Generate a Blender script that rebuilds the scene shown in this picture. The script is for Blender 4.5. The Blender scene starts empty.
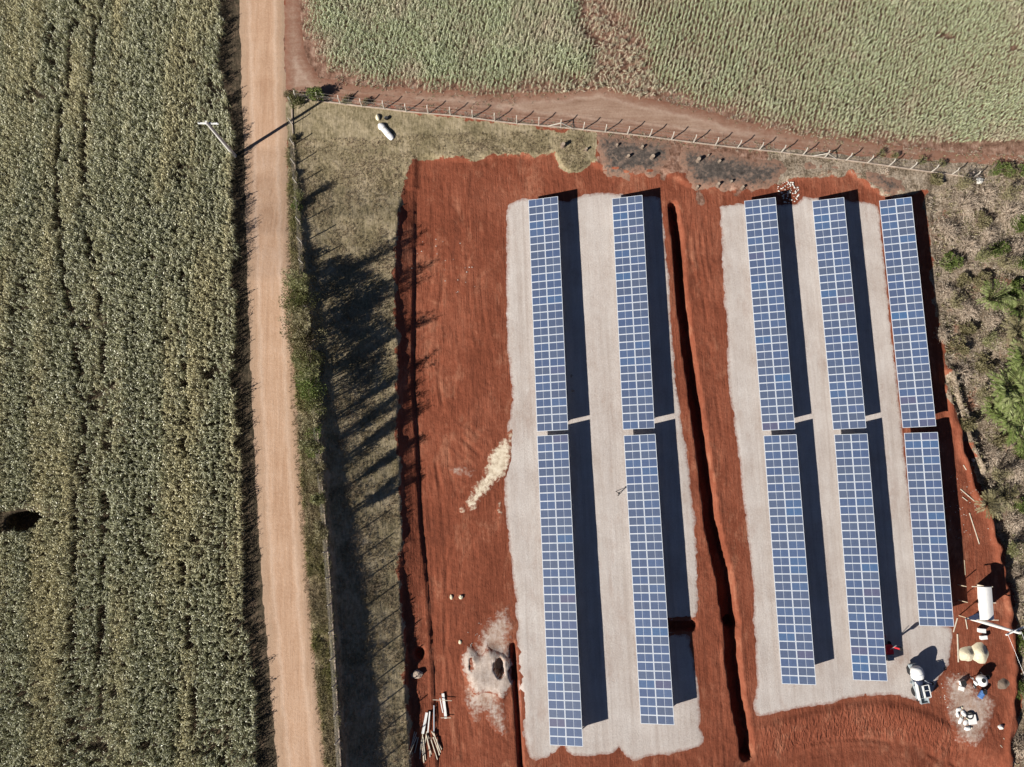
import bpy, bmesh, math, random
import numpy as np
from mathutils import Vector, Matrix, Euler, geometry
R = math.radians
random.seed(7); rng = np.random.default_rng(11)
SC = bpy.context.scene; COL = SC.collection

# ------------------------------------------------------------------ camera
CF, CT, CR, CH = 728.785, 0.14059, -0.04127, 93.655     # focal (px), tilt from straight down, roll, height
cam = bpy.data.objects.new("camera", bpy.data.cameras.new("camera")); COL.objects.link(cam)
cam.matrix_world = Matrix.Translation((0, 0, CH)) @ Matrix.Rotation(CT, 4, 'X') @ Matrix.Rotation(CR, 4, 'Z')
cam.data.sensor_width = 36; cam.data.lens = CF / 1024 * 36
cam.data.clip_start = 1; cam.data.clip_end = 6000
SC.camera = cam

# ------------------------------------------------------------------ light
SUN_EL, SHADOW_AZ = R(32.3), R(32.5)                    # shadows fall towards +x +y
to_sun = Vector((-math.cos(SHADOW_AZ) * math.cos(SUN_EL), -math.sin(SHADOW_AZ) * math.cos(SUN_EL), math.sin(SUN_EL)))
w = bpy.data.worlds.new("World"); SC.world = w; w.use_nodes = True
nt = w.node_tree; bg = nt.nodes['Background']
sky = nt.nodes.new('ShaderNodeTexSky'); sky.sky_type = 'NISHITA'; sky.sun_disc = False
sky.sun_elevation = SUN_EL; sky.sun_rotation = math.atan2(to_sun.x, to_sun.y)
nt.links.new(sky.outputs[0], bg.inputs[0]); bg.inputs[1].default_value = 0.05
sky.air_density = 0.32; sky.dust_density = 0.2; sky.ozone_density = 3.5
sl = bpy.data.lights.new("sun", 'SUN'); sl.energy = 5.0; sl.angle = R(0.5); sl.color = (1.0, 0.95, 0.87)
sun = bpy.data.objects.new("sun", sl); COL.objects.link(sun)
sun.rotation_euler = (-to_sun).to_track_quat('-Z', 'Y').to_euler(); sun.location = (0, 0, 60)
SC.view_settings.view_transform = 'Standard'; SC.view_settings.look = 'None'
SC.view_settings.exposure = 0.60; SC.view_settings.gamma = 1
SC.render.engine = 'CYCLES'
SC.cycles.max_bounces = 5; SC.cycles.diffuse_bounces = 2; SC.cycles.glossy_bounces = 2; SC.cycles.transparent_max_bounces = 4

# ------------------------------------------------------------------ small maths
def vnoise(x, y, s, seed=0):
    """smooth value noise, 0..1, cell size s"""
    x = np.asarray(x, float) / s + 1000.3 + seed * 17.7; y = np.asarray(y, float) / s + 1000.7 + seed * 31.1
    xi = np.floor(x).astype(np.int64); yi = np.floor(y).astype(np.int64); fx = x - xi; fy = y - yi
    def h(a, b):
        v = (a * 374761393 + b * 668265263 + seed * 1274126177) & 0x7fffffff
        v = ((v ^ (v >> 13)) * 1274126177) & 0x7fffffff
        return ((v ^ (v >> 16)) & 0xffff) / 65535.0
    fx = fx * fx * (3 - 2 * fx); fy = fy * fy * (3 - 2 * fy)
    return (h(xi, yi) * (1 - fx) + h(xi + 1, yi) * fx) * (1 - fy) + (h(xi, yi + 1) * (1 - fx) + h(xi + 1, yi + 1) * fx) * fy
def fbm(x, y, s, seed=0, o=3):
    return sum(vnoise(x, y, s / 2 ** k, seed + k) * .5 ** k for k in range(o)) / sum(.5 ** k for k in range(o))
def sstep(a, b, x):
    t = np.clip((np.asarray(x, float) - a) / (b - a), 0, 1); return t * t * (3 - 2 * t)
def ray(u, v):
    a = np.asarray(u, float) - 512; b = np.asarray(v, float) - 383.5
    c, s = math.cos(CR), math.sin(CR); px = (c * a + s * b) / CF; py = (-s * a + c * b) / CF
    return px, -py * math.cos(CT) + math.sin(CT), -py * math.sin(CT) - math.cos(CT)
def seg_dist(x, y, P, closed=False):
    P = np.asarray(P, float); n = len(P); best = np.full(np.shape(x), 1e9)
    for i in range(n if closed else n - 1):
        a = P[i]; b = P[(i + 1) % n]; d = b - a; L = d @ d + 1e-9
        t = np.clip(((x - a[0]) * d[0] + (y - a[1]) * d[1]) / L, 0, 1)
        best = np.minimum(best, np.hypot(x - a[0] - t * d[0], y - a[1] - t * d[1]))
    return best
def inside(x, y, P):
    P = np.asarray(P, float); n = len(P); r = np.zeros(np.shape(x), bool)
    for i in range(n):
        x1, y1 = P[i]; x2, y2 = P[(i + 1) % n]
        if y1 == y2: continue
        c = ((y1 > y) != (y2 > y)) & (x < (x2 - x1) * (y - y1) / (y2 - y1) + x1)
        r ^= c
    return r
def sdist(x, y, P):
    """signed distance to a polygon, positive inside"""
    d = seg_dist(x, y, P, True); return np.where(inside(x, y, P), d, -d)

# ------------------------------------------------------------------ the lie of the land
def S(x, y):
    """plane the array stands on: falls gently to the east"""
    x = np.clip(x, -5, 64); y = np.clip(y, -48, 60); xx = np.clip(x, 0, 64); u = (x - 25) / 25
    return -1.9727 * u - .3479 * u * u - .2515 * y / 40 + 1.015 * xx * y / 1000
def unp(u, v, zf, it=14):
    dx, dy, dz = ray(u, v); z = np.zeros_like(dx)
    for _ in range(it):
        k = (z - CH) / dz; x = k * dx; y = k * dy; z = .5 * z + .5 * zf(x, y)
    k = (z - CH) / dz
    return k * dx, k * dy
YR = [-60, -36, 0, 27, 33, 38, 42, 46, 60]; ZR = [5.6, 5.4, 5.0, 4.1, 3.1, 1.8, 1.0, .45, .42]
def zr(y): return np.interp(y, YR, ZR)
def line(pts, zf):
    p = np.array(pts, float); x, y = unp(p[:, 0], p[:, 1], zf); return np.stack([x, y], 1)
FENCE_PX = [(293, 60), (291, 96), (289, 110), (292, 150), (296, 200), (301, 260), (307, 330), (313, 400), (319, 470), (325, 540), (330, 610), (334, 680), (339, 767), (342, 830)]
CUT_TOP_PX = [(412, 120), (411, 160), (399, 205), (396, 250), (396, 300), (398, 340), (398, 384), (400, 470), (402, 540), (400, 576), (403, 620), (406, 660), (407, 700), (412, 767), (416, 830)]
CUT_BOT_PX = [(416, 120), (416, 160), (416, 205), (414.5, 300), (413.5, 384), (418, 450), (421, 520), (427, 576), (432, 640), (434, 680), (438, 767), (441, 830)]
def asc(P): return P[np.argsort(P[:, 1])]
LF = asc(line(FENCE_PX, lambda x, y: S(x, y) + zr(y)))
LT = asc(line(CUT_TOP_PX, lambda x, y: S(x, y) + .8))
LB = asc(line(CUT_BOT_PX, lambda x, y: S(x, y) + .1))
NORTH_PX = [(380, 161), (412, 159), (440, 158), (470, 161), (500, 157), (530, 157), (554, 153), (562, 165), (570, 173), (579, 172), (590, 162), (606, 172), (640, 176), (662, 170), (690, 186), (745, 190), (800, 178), (850, 174), (870, 188), (885, 196), (925, 193)]
LN = line(NORTH_PX, lambda x, y: S(x, y) + .2)
SOUTH_PX = [(700, 764), (740, 735), (760, 726), (800, 716), (840, 706), (880, 702), (905, 706), (930, 715), (1100, 800)]
LS = line(SOUTH_PX, S)
EAST_PX = [(925, 100), (928, 195), (938, 300), (948, 370), (953, 410), (962, 440), (970, 462), (978, 490), (990, 520), (1000, 548), (1004, 575), (1012, 620), (1016, 690), (1010, 767), (1008, 830)]
LE = asc(line(EAST_PX, lambda x, y: S(x, y)))
TRENCH_PX = [(673, 206), (678, 245), (681, 290), (687, 340), (693, 384), (703, 450), (711, 520), (724, 576), (727, 600), (731, 625), (733, 660), (738, 700), (745, 735), (748, 756)]
LTR = line(TRENCH_PX, S)
LSIDE = line([(660, 626), (692, 626)], S)
LDITCH = line([(513, 645), (516, 690), (519, 730), (523, 800)], S)
LRIDGE = line([(947, 372), (955, 395), (964, 420), (974, 448), (985, 470)], lambda x, y: S(x, y) - .5)
PIT = [line([(734, 624)], S)[0], line([(420, 653)], S)[0]]
HOLE = line([(26, 520)], lambda x, y: S(x, y) + zr(y))[0]
HEAP_PX = [(462, 652), (466, 645), (472, 644), (480, 652), (486, 640), (495, 647), (506, 653), (516, 664), (516, 684), (510, 692), (503, 704), (494, 698), (486, 695), (478, 699), (470, 694), (466, 682), (460, 668)]
LHEAP = line(HEAP_PX, S)
HEAP_PITS = [(line([(471.5, 664)], S)[0], .22, .75, 1.3), (line([(499, 667)], S)[0], .62, 1.1, 1.9), (line([(512, 674)], S)[0], .3, 1.0, 1.1)]
def Z(x, y):
    x = np.asarray(x, float); y = np.asarray(y, float)
    z = S(x, y); r = zr(y)
    xf = np.interp(y, LF[:, 1], LF[:, 0]); xt = np.interp(y, LT[:, 1], LT[:, 0]); xb = np.interp(y, LB[:, 1], LB[:, 0])
    xf = xf + .3; xt = xt + .5 * (fbm(x, y, 2.3, 3) - .5)
    h1 = np.minimum(1.5, np.maximum(.42, r - 1.0)); t = (x - xf) / np.maximum(xt - xf, .1)
    sl = 1 - (1 - np.clip(t, 0, 1)) ** 1.33
    drop = .15 * sstep(0, .07, t) + .85 * sl
    w_ = r + (h1 - r) * drop
    w_ = np.where(t < 0, r, w_)
    low = 1 - sstep(-16, -8, y); imm = h1 * (.15 + .42 * low)
    w_ = w_ - imm * sstep(-.05, .25, x - xt)
    q = np.clip((x - xt) / np.maximum(xb - xt, .1), 0, 1)
    w_ = w_ - (h1 - imm - .15) * q * (x > xt) * (h1 > .5); w_ = w_ - np.minimum(.16, np.maximum(w_, 0)) * sstep(-.25, .05, x - xb)
    w_ = w_ * (1 - sstep(0, .5, x - xb))
    w_ = w_ + .10 * np.exp(-((x - xb + .35) / .22) ** 2) * (1 - sstep(26, 32, y))
    yn = np.interp(x, LN[:, 0], LN[:, 1]) + .5 * (vnoise(x, y, 1.1, 5) - .5)
    n_ = .42 * sstep(-.1, .45, y - yn)
    z = z + np.maximum(w_, n_)
    ys = np.interp(x, LS[:, 0], LS[:, 1])
    z = z - 1.1 * sstep(0, 5.0, ys - y) * sstep(20, 28, x)
    xe = np.interp(y, LE[:, 1], LE[:, 0]) + 1.0 * (vnoise(x, y, 1.4, 8) - .5)
    z = z - np.interp(y, [-40, -20, -14, 5, 12, 36, 46], [.5, .9, 1.5, 1.2, .25, .2, 0]) * sstep(0, .7, x - xe) + .45 * np.exp(-((x - xe + .3) / .5) ** 2) * (y < 11)
    dr = seg_dist(x, y, LRIDGE); z = z + 1.15 * np.exp(-(dr / .45) ** 2)
    wob = .16 * (vnoise(x, y, .9, 12) - .5)
    dt = seg_dist(x, y, LTR); tw = np.interp(y, [-34, -14, 0, 35], [.74, .90, .76, .54]) + wob
    z = z - 2.3 * (1 - sstep(tw - .12, tw + .12, dt)) + .05 * np.exp(-((dt - tw - .45) / .3) ** 2)
    z = z - 1.2 * (1 - sstep(.35, .75, seg_dist(x, y, LSIDE) + wob))
    z = z - .8 * (1 - sstep(.1, .4, seg_dist(x, y, LDITCH) + wob * .5))
    z = z - 1.3 * (1 - sstep(.5, .9, np.hypot(x - PIT[0][0], y - PIT[0][1]))) - 2.2 * (1 - sstep(.7, 1.1, np.hypot((x - HOLE[0]) / 2.4, (y - HOLE[1]) / 1.3)))
    z = z - .9 * (1 - sstep(.4, 1.0, np.hypot((x - PIT[1][0]) * 1.3, y - PIT[1][1]) + wob))
    sd = sdist(x, y, LHEAP)
    z = z + .38 * sstep(-.3, 1.4, sd) * (.7 + .6 * vnoise(x, y, 1.2, 33))
    for c, rx, ry, dp in HEAP_PITS:
        z = z - dp * (1 - sstep(.72, 1.08, np.hypot((x - c[0]) / rx, (y - c[1]) / ry) + .3 * (vnoise(x, y, .6, 9) - .5)))
    return z
def relief(x, y):
    return .07 * (fbm(x, y, 2.2, 21, 3) - .5)
def Zr(x, y): return Z(x, y) + relief(x, y)
def z1(x, y): return float(Zr(np.array([x]), np.array([y]))[0])
def P(u, v, up=0.0):
    """point of the ground seen at photo position u, v (for the base of things)"""
    x, y = unp(np.array([float(u)]), np.array([float(v)]), lambda a, b: Zr(a, b), 22)
    return Vector((float(x[0]), float(y[0]), z1(x[0], y[0]) + up))
def L(pts): return line(pts, Z)

# ------------------------------------------------------------------ materials
def new_mat(name):
    m = bpy.data.materials.new(name); m.use_nodes = True
    return m, m.node_tree, m.node_tree.nodes['Principled BSDF']
def N(nt, t, **kw):
    n = nt.nodes.new(t)
    for k, v in kw.items():
        if k.startswith('i_'): n.inputs[int(k[2:]) if k[2:].isdigit() else k[2:].replace('_', ' ')].default_value = v
        else: setattr(n, k, v)
    return n
def ramp(nt, fac, stops):
    r = nt.nodes.new('ShaderNodeValToRGB'); e = r.color_ramp.elements
    while len(e) < len(stops): e.new(.5)
    for k, (p, c) in enumerate(stops):
        e[k].position = p; e[k].color = tuple(c) + (1,) if len(c) == 3 else c
    nt.links.new(fac, r.inputs[0]); return r.outputs[0]
def noise(nt, scale, vec=None, detail=4, rough=.55, stretch=None, dist=0):
    n = nt.nodes.new('ShaderNodeTexNoise'); n.inputs['Scale'].default_value = scale
    n.inputs['Detail'].default_value = detail; n.inputs['Roughness'].default_value = rough; n.inputs['Distortion'].default_value = dist
    if vec is None:
        vec = nt.nodes.new('ShaderNodeNewGeometry').outputs['Position']
    if stretch:
        mp = nt.nodes.new('ShaderNodeMapping'); mp.inputs['Scale'].default_value = stretch[:3]
        if len(stretch) > 3: mp.inputs['Rotation'].default_value = (0, 0, stretch[3])
        nt.links.new(vec, mp.inputs[0]); vec = mp.outputs[0]
    nt.links.new(vec, n.inputs['Vector']); return n.outputs['Fac']
def mix(nt, fac, a, b, mode='MIX'):
    m = nt.nodes.new('ShaderNodeMix'); m.data_type = 'RGBA'; m.blend_type = mode
    for s, v in ((0, fac), (6, a), (7, b)):
        if hasattr(v, 'links') or hasattr(v, 'is_linked'): nt.links.new(v, m.inputs[s])
        elif s == 0: m.inputs[0].default_value = v
        else: m.inputs[s].default_value = tuple(v) + (1,)
    return m.outputs[2]
def math_(nt, op, a, b=0.0, c=None, clamp=False):
    m = nt.nodes.new('ShaderNodeMath'); m.operation = op; m.use_clamp = clamp
    for k, v in enumerate((a, b) if c is None else (a, b, c)):
        if hasattr(v, 'is_linked'): nt.links.new(v, m.inputs[k])
        else: m.inputs[k].default_value = v
    return m.outputs[0]
def bump(nt, bsdf, h, dist=.05, strength=1.0):
    b = nt.nodes.new('ShaderNodeBump'); b.inputs['Distance'].default_value = dist; b.inputs['Strength'].default_value = strength
    nt.links.new(h, b.inputs['Height']); nt.links.new(b.outputs[0], bsdf.inputs['Normal'])
def plain(name, col, rough=.7, metal=0.0, var=.25, scale=3.0, spec=.3):
    m, nt, b = new_mat(name)
    tc = nt.nodes.new('ShaderNodeTexCoord')
    f = noise(nt, scale, tc.outputs['Object'], 5, .6)
    lo = [c * (1 - var) for c in col]; hi = [min(1, c * (1 + var * .6)) for c in col]
    nt.links.new(ramp(nt, f, [(.3, lo), (.7, hi)]), b.inputs['Base Color'])
    b.inputs['Roughness'].default_value = rough; b.inputs['Metallic'].default_value = metal
    b.inputs['Specular IOR Level'].default_value = spec
    return m
def leafy(name, cols, rough=.5, trans=.25, attr=None, dry=None):
    """foliage: colour by per-leaf attribute 'shade' (0..1); attr = instancer attribute that mixes towards dry"""
    m, nt, b = new_mat(name)
    a = N(nt, 'ShaderNodeAttribute', attribute_name='shade')
    c = ramp(nt, a.outputs['Fac'], [(i / (len(cols) - 1), k) for i, k in enumerate(cols)])
    if attr:
        t = N(nt, 'ShaderNodeAttribute', attribute_name=attr, attribute_type='INSTANCER')
        d = ramp(nt, a.outputs['Fac'], [(0, [v * .6 for v in dry]), (1, dry)])
        c = mix(nt, t.outputs['Fac'], c, d)
    nt.links.new(c, b.inputs['Base Color'])
    b.inputs['Roughness'].default_value = rough; b.inputs['Specular IOR Level'].default_value = .35
    tr = nt.nodes.new('ShaderNodeBsdfTranslucent'); nt.links.new(c, tr.inputs[0])
    mx = nt.nodes.new('ShaderNodeMixShader'); mx.inputs[0].default_value = trans
    nt.links.new(b.outputs[0], mx.inputs[1]); nt.links.new(tr.outputs[0], mx.inputs[2])
    nt.links.new(mx.outputs[0], nt.nodes['Material Output'].inputs[0])
    return m

RED_D, RED_M, RED_L = (.135, .038, .020), (.212, .062, .033), (.275, .092, .052)
def edge_in(nt, lo=0.0, hi=1.0, scale=3.0, amp=.6):
    """0 outside .. 1 inside from the vertex attribute 'edge' (metres from the rim), broken up by noise"""
    a = N(nt, 'ShaderNodeAttribute', attribute_name='edge')
    n = noise(nt, scale, None, 5, .65)
    e = math_(nt, 'ADD', a.outputs['Fac'], math_(nt, 'MULTIPLY', math_(nt, 'SUBTRACT', n, .5), amp * 2))
    return math_(nt, 'DIVIDE', math_(nt, 'SUBTRACT', e, lo), hi - lo, clamp=True)
def red_colour(nt):
    pos = nt.nodes.new('ShaderNodeNewGeometry').outputs['Position']
    n1 = noise(nt, .13, pos, 6, .65); n2 = noise(nt, 1.3, pos, 6, .72, (1.6, .16, 1, .05), .5); n3 = noise(nt, 3.0, pos, 6, .75)
    f = math_(nt, 'ADD', math_(nt, 'MULTIPLY', n1, .45), math_(nt, 'ADD', math_(nt, 'MULTIPLY', n2, .28), math_(nt, 'MULTIPLY', n3, .34)))
    c = ramp(nt, f, [(.38, RED_D), (.52, RED_M), (.63, RED_L), (.78, (.36, .155, .10))])
    sc_ = noise(nt, .30, pos, 8, .78, (1, .55, 1, .3), .4); m1 = math_(nt, 'MULTIPLY', math_(nt, 'SUBTRACT', sc_, .535), 9, clamp=True)
    c = mix(nt, math_(nt, 'MULTIPLY', m1, .55), c, (.40, .175, .105))
    sd_ = noise(nt, .42, pos, 8, .75, (1, .3, 1, -.1), .3); m2 = math_(nt, 'MULTIPLY', math_(nt, 'SUBTRACT', .455, sd_), 9, clamp=True)
    return mix(nt, math_(nt, 'MULTIPLY', m2, .5), c, (.11, .034, .02)), n2, n3
def gravel_colour(nt):
    pos = nt.nodes.new('ShaderNodeNewGeometry').outputs['Position']
    n1 = noise(nt, .22, pos, 7, .7); n2 = noise(nt, 1.6, pos, 5, .65, (1.3, .10, 1)); n3 = noise(nt, 5.0, pos, 6, .85)
    f = math_(nt, 'ADD', math_(nt, 'MULTIPLY', n1, .36), math_(nt, 'ADD', math_(nt, 'MULTIPLY', n2, .24), math_(nt, 'MULTIPLY', n3, .40)))
    c = ramp(nt, f, [(.34, (.34, .245, .20)), (.44, (.475, .41, .37)), (.54, (.56, .505, .468)), (.68, (.68, .635, .60))])
    return c, n2, n3
def mat_ground():
    m, nt, b = new_mat("soil_and_grass_ground")
    pos = nt.nodes.new('ShaderNodeNewGeometry').outputs['Position']
    red, n2, n3 = red_colour(nt)
    a = N(nt, 'ShaderNodeAttribute', attribute_name='zone')      # R grass, G scrub ground, B field soil
    sep = nt.nodes.new('ShaderNodeSeparateColor'); nt.links.new(a.outputs['Color'], sep.inputs[0])
    brk = noise(nt, 1.6, pos, 6, .7)
    def msk(s): return math_(nt, 'MULTIPLY', math_(nt, 'SUBTRACT', math_(nt, 'ADD', s, math_(nt, 'MULTIPLY', math_(nt, 'SUBTRACT', brk, .5), .9)), .46), 12, clamp=True)
    g1 = noise(nt, .35, pos, 5, .65); g2 = noise(nt, 3.2, pos, 6, .75); g3 = noise(nt, 2.0, pos, 4, .6, (2.4, .5, 1, .3))
    gf = math_(nt, 'ADD', math_(nt, 'MULTIPLY', g1, .4), math_(nt, 'ADD', math_(nt, 'MULTIPLY', g2, .35), math_(nt, 'MULTIPLY', g3, .25)))
    grass = ramp(nt, gf, [(.37, (.10, .082, .045)), (.46, (.22, .18, .105)), (.55, (.35, .285, .185)), (.66, (.48, .395, .28))])
    s1 = noise(nt, .5, pos, 6, .7); s2 = noise(nt, 4.0, pos, 6, .8)
    sf = math_(nt, 'ADD', math_(nt, 'MULTIPLY', s1, .5), math_(nt, 'MULTIPLY', s2, .5))
    scrub = ramp(nt, sf, [(.38, (.06, .045, .03)), (.46, (.17, .13, .09)), (.54, (.33, .265, .20)), (.66, (.50, .42, .33))])
    rp = noise(nt, .22, pos, 5, .7); scrub = mix(nt, math_(nt, 'MULTIPLY', math_(nt, 'MULTIPLY', math_(nt, 'SUBTRACT', rp, .57), 9, clamp=True), .75), scrub, (.34, .14, .085))
    fs = noise(nt, 1.2, pos, 6, .7)
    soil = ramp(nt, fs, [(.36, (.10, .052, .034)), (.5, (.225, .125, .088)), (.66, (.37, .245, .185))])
    c = mix(nt, msk(sep.outputs[2]), red, soil); wf = N(nt, 'ShaderNodeAttribute', attribute_name='litter_shade'); gap_shade = ramp(nt, fs, [(.36, (.035, .028, .018)), (.5, (.075, .058, .038)), (.66, (.15, .105, .07))])  # shade between the corn plants painted into the soil colour
    c = mix(nt, wf.outputs['Fac'], c, gap_shade)
    c = mix(nt, msk(sep.outputs[1]), c, scrub)
    c = mix(nt, msk(sep.outputs[0]), c, grass)
    nt.links.new(c, b.inputs['Base Color']); b.inputs['Roughness'].default_value = .95; b.inputs['Specular IOR Level'].default_value = .15
    # scraper marks, clods
    h = math_(nt, 'ADD', math_(nt, 'MULTIPLY', n2, .6), math_(nt, 'MULTIPLY', n3, .35))
    streak = noise(nt, 3.4, pos, 3, .6, (1.2, .10, 1)); h = math_(nt, 'ADD', h, math_(nt, 'MULTIPLY', math_(nt, 'MULTIPLY', streak, math_(nt, 'SUBTRACT', 1.0, sep.outputs[0], clamp=True)), .35))
    fa = N(nt, 'ShaderNodeAttribute', attribute_name='furrow'); fw = noise(nt, 2.6, pos, 3, .6, (1.0, .12, 1, .12), .6)
    h = math_(nt, 'ADD', h, math_(nt, 'MULTIPLY', math_(nt, 'MULTIPLY', fa.outputs['Fac'], fw), 2.6))
    bump(nt, b, math_(nt, 'ADD', h, math_(nt, 'MULTIPLY', brk, .5)), .19, .9)
    return m
def mat_gravel():
    m, nt, b = new_mat("crushed_gravel")
    c, n2, n3 = gravel_colour(nt); red, _, _ = red_colour(nt)
    e = edge_in(nt, -.1, .5, 3.0, .5)
    stain = noise(nt, .23, None, 6, .7, (1, .45, 1)); sm = math_(nt, 'MULTIPLY', math_(nt, 'SUBTRACT', stain, .57), 5.0, clamp=True)
    c = mix(nt, math_(nt, 'MULTIPLY', sm, .6), c, (.33, .21, .16))
    tr = noise(nt, .55, None, 4, .6, (2.6, .035, 1, .03), .2); tm = math_(nt, 'MULTIPLY', math_(nt, 'SUBTRACT', tr, .54), 7, clamp=True)
    c = mix(nt, math_(nt, 'MULTIPLY', tm, .35), c, (.36, .29, .25))
    c = mix(nt, e, red, c)
    nt.links.new(c, b.inputs['Base Color']); b.inputs['Roughness'].default_value = .9; b.inputs['Specular IOR Level'].default_value = .2
    bump(nt, b, math_(nt, 'ADD', math_(nt, 'MULTIPLY', n2, .25), math_(nt, 'MULTIPLY', n3, .7)), .10, .8)
    return m
def mat_road(name, cols, rim, lo=-.1, hi=1.0, amp=.5, stretch=(1.6, .10, 1, .05), rut=1.75, rutcol=(.62, .46, .35)):
    m, nt, b = new_mat(name)
    n1 = noise(nt, .9, None, 6, .7, stretch); n2 = noise(nt, 3.5, None, 6, .8); n0 = noise(nt, .25, None, 6, .7)
    f = math_(nt, 'ADD', math_(nt, 'MULTIPLY', n1, .42), math_(nt, 'ADD', math_(nt, 'MULTIPLY', n2, .33), math_(nt, 'MULTIPLY', n0, .25)))
    c = ramp(nt, f, [(.34, cols[0]), (.5, cols[1]), (.66, cols[2])])
    ea = N(nt, 'ShaderNodeAttribute', attribute_name='edge'); wn = noise(nt, .35, None, 4, .6)
    dr = math_(nt, 'ABSOLUTE', math_(nt, 'SUBTRACT', math_(nt, 'ADD', ea.outputs['Fac'], math_(nt, 'MULTIPLY', wn, .6)), rut))
    rm = math_(nt, 'MULTIPLY', math_(nt, 'SUBTRACT', 1.0, math_(nt, 'DIVIDE', dr, .42), clamp=True), math_(nt, 'MULTIPLY', n2, 1.1))
    c = mix(nt, rm, c, rutcol)
    e = edge_in(nt, lo, hi, 1.5, amp)
    c = mix(nt, e, rim, c)
    nt.links.new(c, b.inputs['Base Color']); b.inputs['Roughness'].default_value = .95; b.inputs['Specular IOR Level'].default_value = .15
    bump(nt, b, f, .16, .7)
    return m
def mat_patch(name, cols, scale=1.5, hi=.9, amp=.8, bd=.08, rim=None):
    """stain or spill with a broken rim fading to the red soil"""
    m, nt, b = new_mat(name)
    n1 = noise(nt, scale, None, 6, .75)
    c = ramp(nt, n1, [(.33, cols[0]), (.5, cols[1]), (.67, cols[2])])
    red, n2, n3 = red_colour(nt)
    e = edge_in(nt, .25, hi, 2.2, amp)
    nt.links.new(mix(nt, e, rim or red, c), b.inputs['Base Color']); b.inputs['Roughness'].default_value = .95; b.inputs['Specular IOR Level'].default_value = .15
    bump(nt, b, math_(nt, 'ADD', n1, n2), bd, .7)
    return m
M = {}
M['ground'] = mat_ground(); M['gravel'] = mat_gravel()
M['road'] = mat_road("dirt_road_surface", [(.35, .20, .12), (.49, .32, .215), (.59, .42, .31)], (.35, .245, .17), -.2, 1.7, .8)
M['track'] = mat_road("farm_track_surface", [(.20, .115, .078), (.305, .20, .145), (.43, .31, .24)], (.22, .10, .065), -.2, 1.9, 1.5, (.12, 1.5, 1, -.15), 1.9, (.45, .33, .26))
M['ash'] = mat_patch("ash_and_burnt_soil", [(.035, .029, .026), (.095, .080, .070), (.25, .175, .135)], 1.5, 1.3, 2.2, rim=(.26, .155, .11))
M['lime'] = mat_patch("pale_sand_spill", [(.42, .33, .24), (.68, .58, .44), (.80, .72, .58)], 1.6, .8, 1.2, .03)
M['faint'] = mat_patch("thin_pale_dust", [(.30, .17, .12), (.42, .31, .25), (.55, .46, .41)], 1.1, 1.5, 1.8)
M['heap'] = mat_patch("pale_gravel_heap", [(.36, .28, .23), (.46, .38, .33), (.58, .50, .44)], 2.0, .7, .9)
M['sand'] = plain("cream_sand", (.70, .62, .45), .95, var=.2, scale=2.5)
M['frame'] = plain("panel_aluminium", (.56, .60, .66), .45, var=.04)
M['steel'] = plain("galvanised_steel", (.42, .43, .44), .5, .6, .15)
M['concrete'] = plain("weathered_concrete", (.50, .46, .41), .9, var=.2)
M['concrete_pale'] = plain("pale_concrete_post", (.50, .455, .39), .9, var=.2)  # own pale colour of the fence posts and braces
M['pole'] = plain("whitewashed_concrete", (.68, .66, .62), .85, var=.12)
M['kerb'] = plain("dusty_concrete_kerb", (.45, .36, .29), .95, var=.3, scale=1.2)
M['white'] = plain("white_paint", (.78, .78, .76), .5, var=.07)
M['sheet'] = plain("white_plastic_sheet", (.80, .79, .77), .6, var=.08, scale=2)
M['cream'] = plain("cream_sacking", (.72, .66, .48), .9, var=.15)
M['dark'] = plain("black_rubber", (.02, .02, .022), .8, var=.2)
M['glass'] = plain("tinted_glass", (.012, .018, .035), .08, var=.05, spec=.6)
M['grey'] = plain("grey_machine_paint", (.30, .34, .36), .6, var=.2)
M['redpaint'] = plain("red_machine_paint", (.55, .03, .04), .45, var=.15)
M['blue'] = plain("blue_drum_plastic", (.10, .22, .50), .5, var=.2)
M['navy'] = plain("navy_tarpaulin", (.02, .028, .06), .7, var=.3)
M['wood'] = plain("sawn_timber", (.52, .42, .30), .85, var=.3)
M['woodpale'] = plain("pale_timber", (.66, .58, .46), .85, var=.2)
M['rust'] = plain("rusty_sheet", (.27, .11, .065), .85, var=.35)
M['stone'] = plain("pale_stone", (.62, .60, .55), .9, var=.25, scale=6)
M['stump'] = plain("cut_stump_wood", (.42, .33, .25), .9, var=.35, scale=6)
M['bark'] = plain("dry_bark", (.20, .15, .115), .95, var=.35, scale=6)
M['twig'] = plain("bleached_twigs", (.50, .40, .31), .9, var=.4, scale=4)
M['wire'] = plain("fence_wire", (.30, .27, .24), .6, .4, .1)
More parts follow.
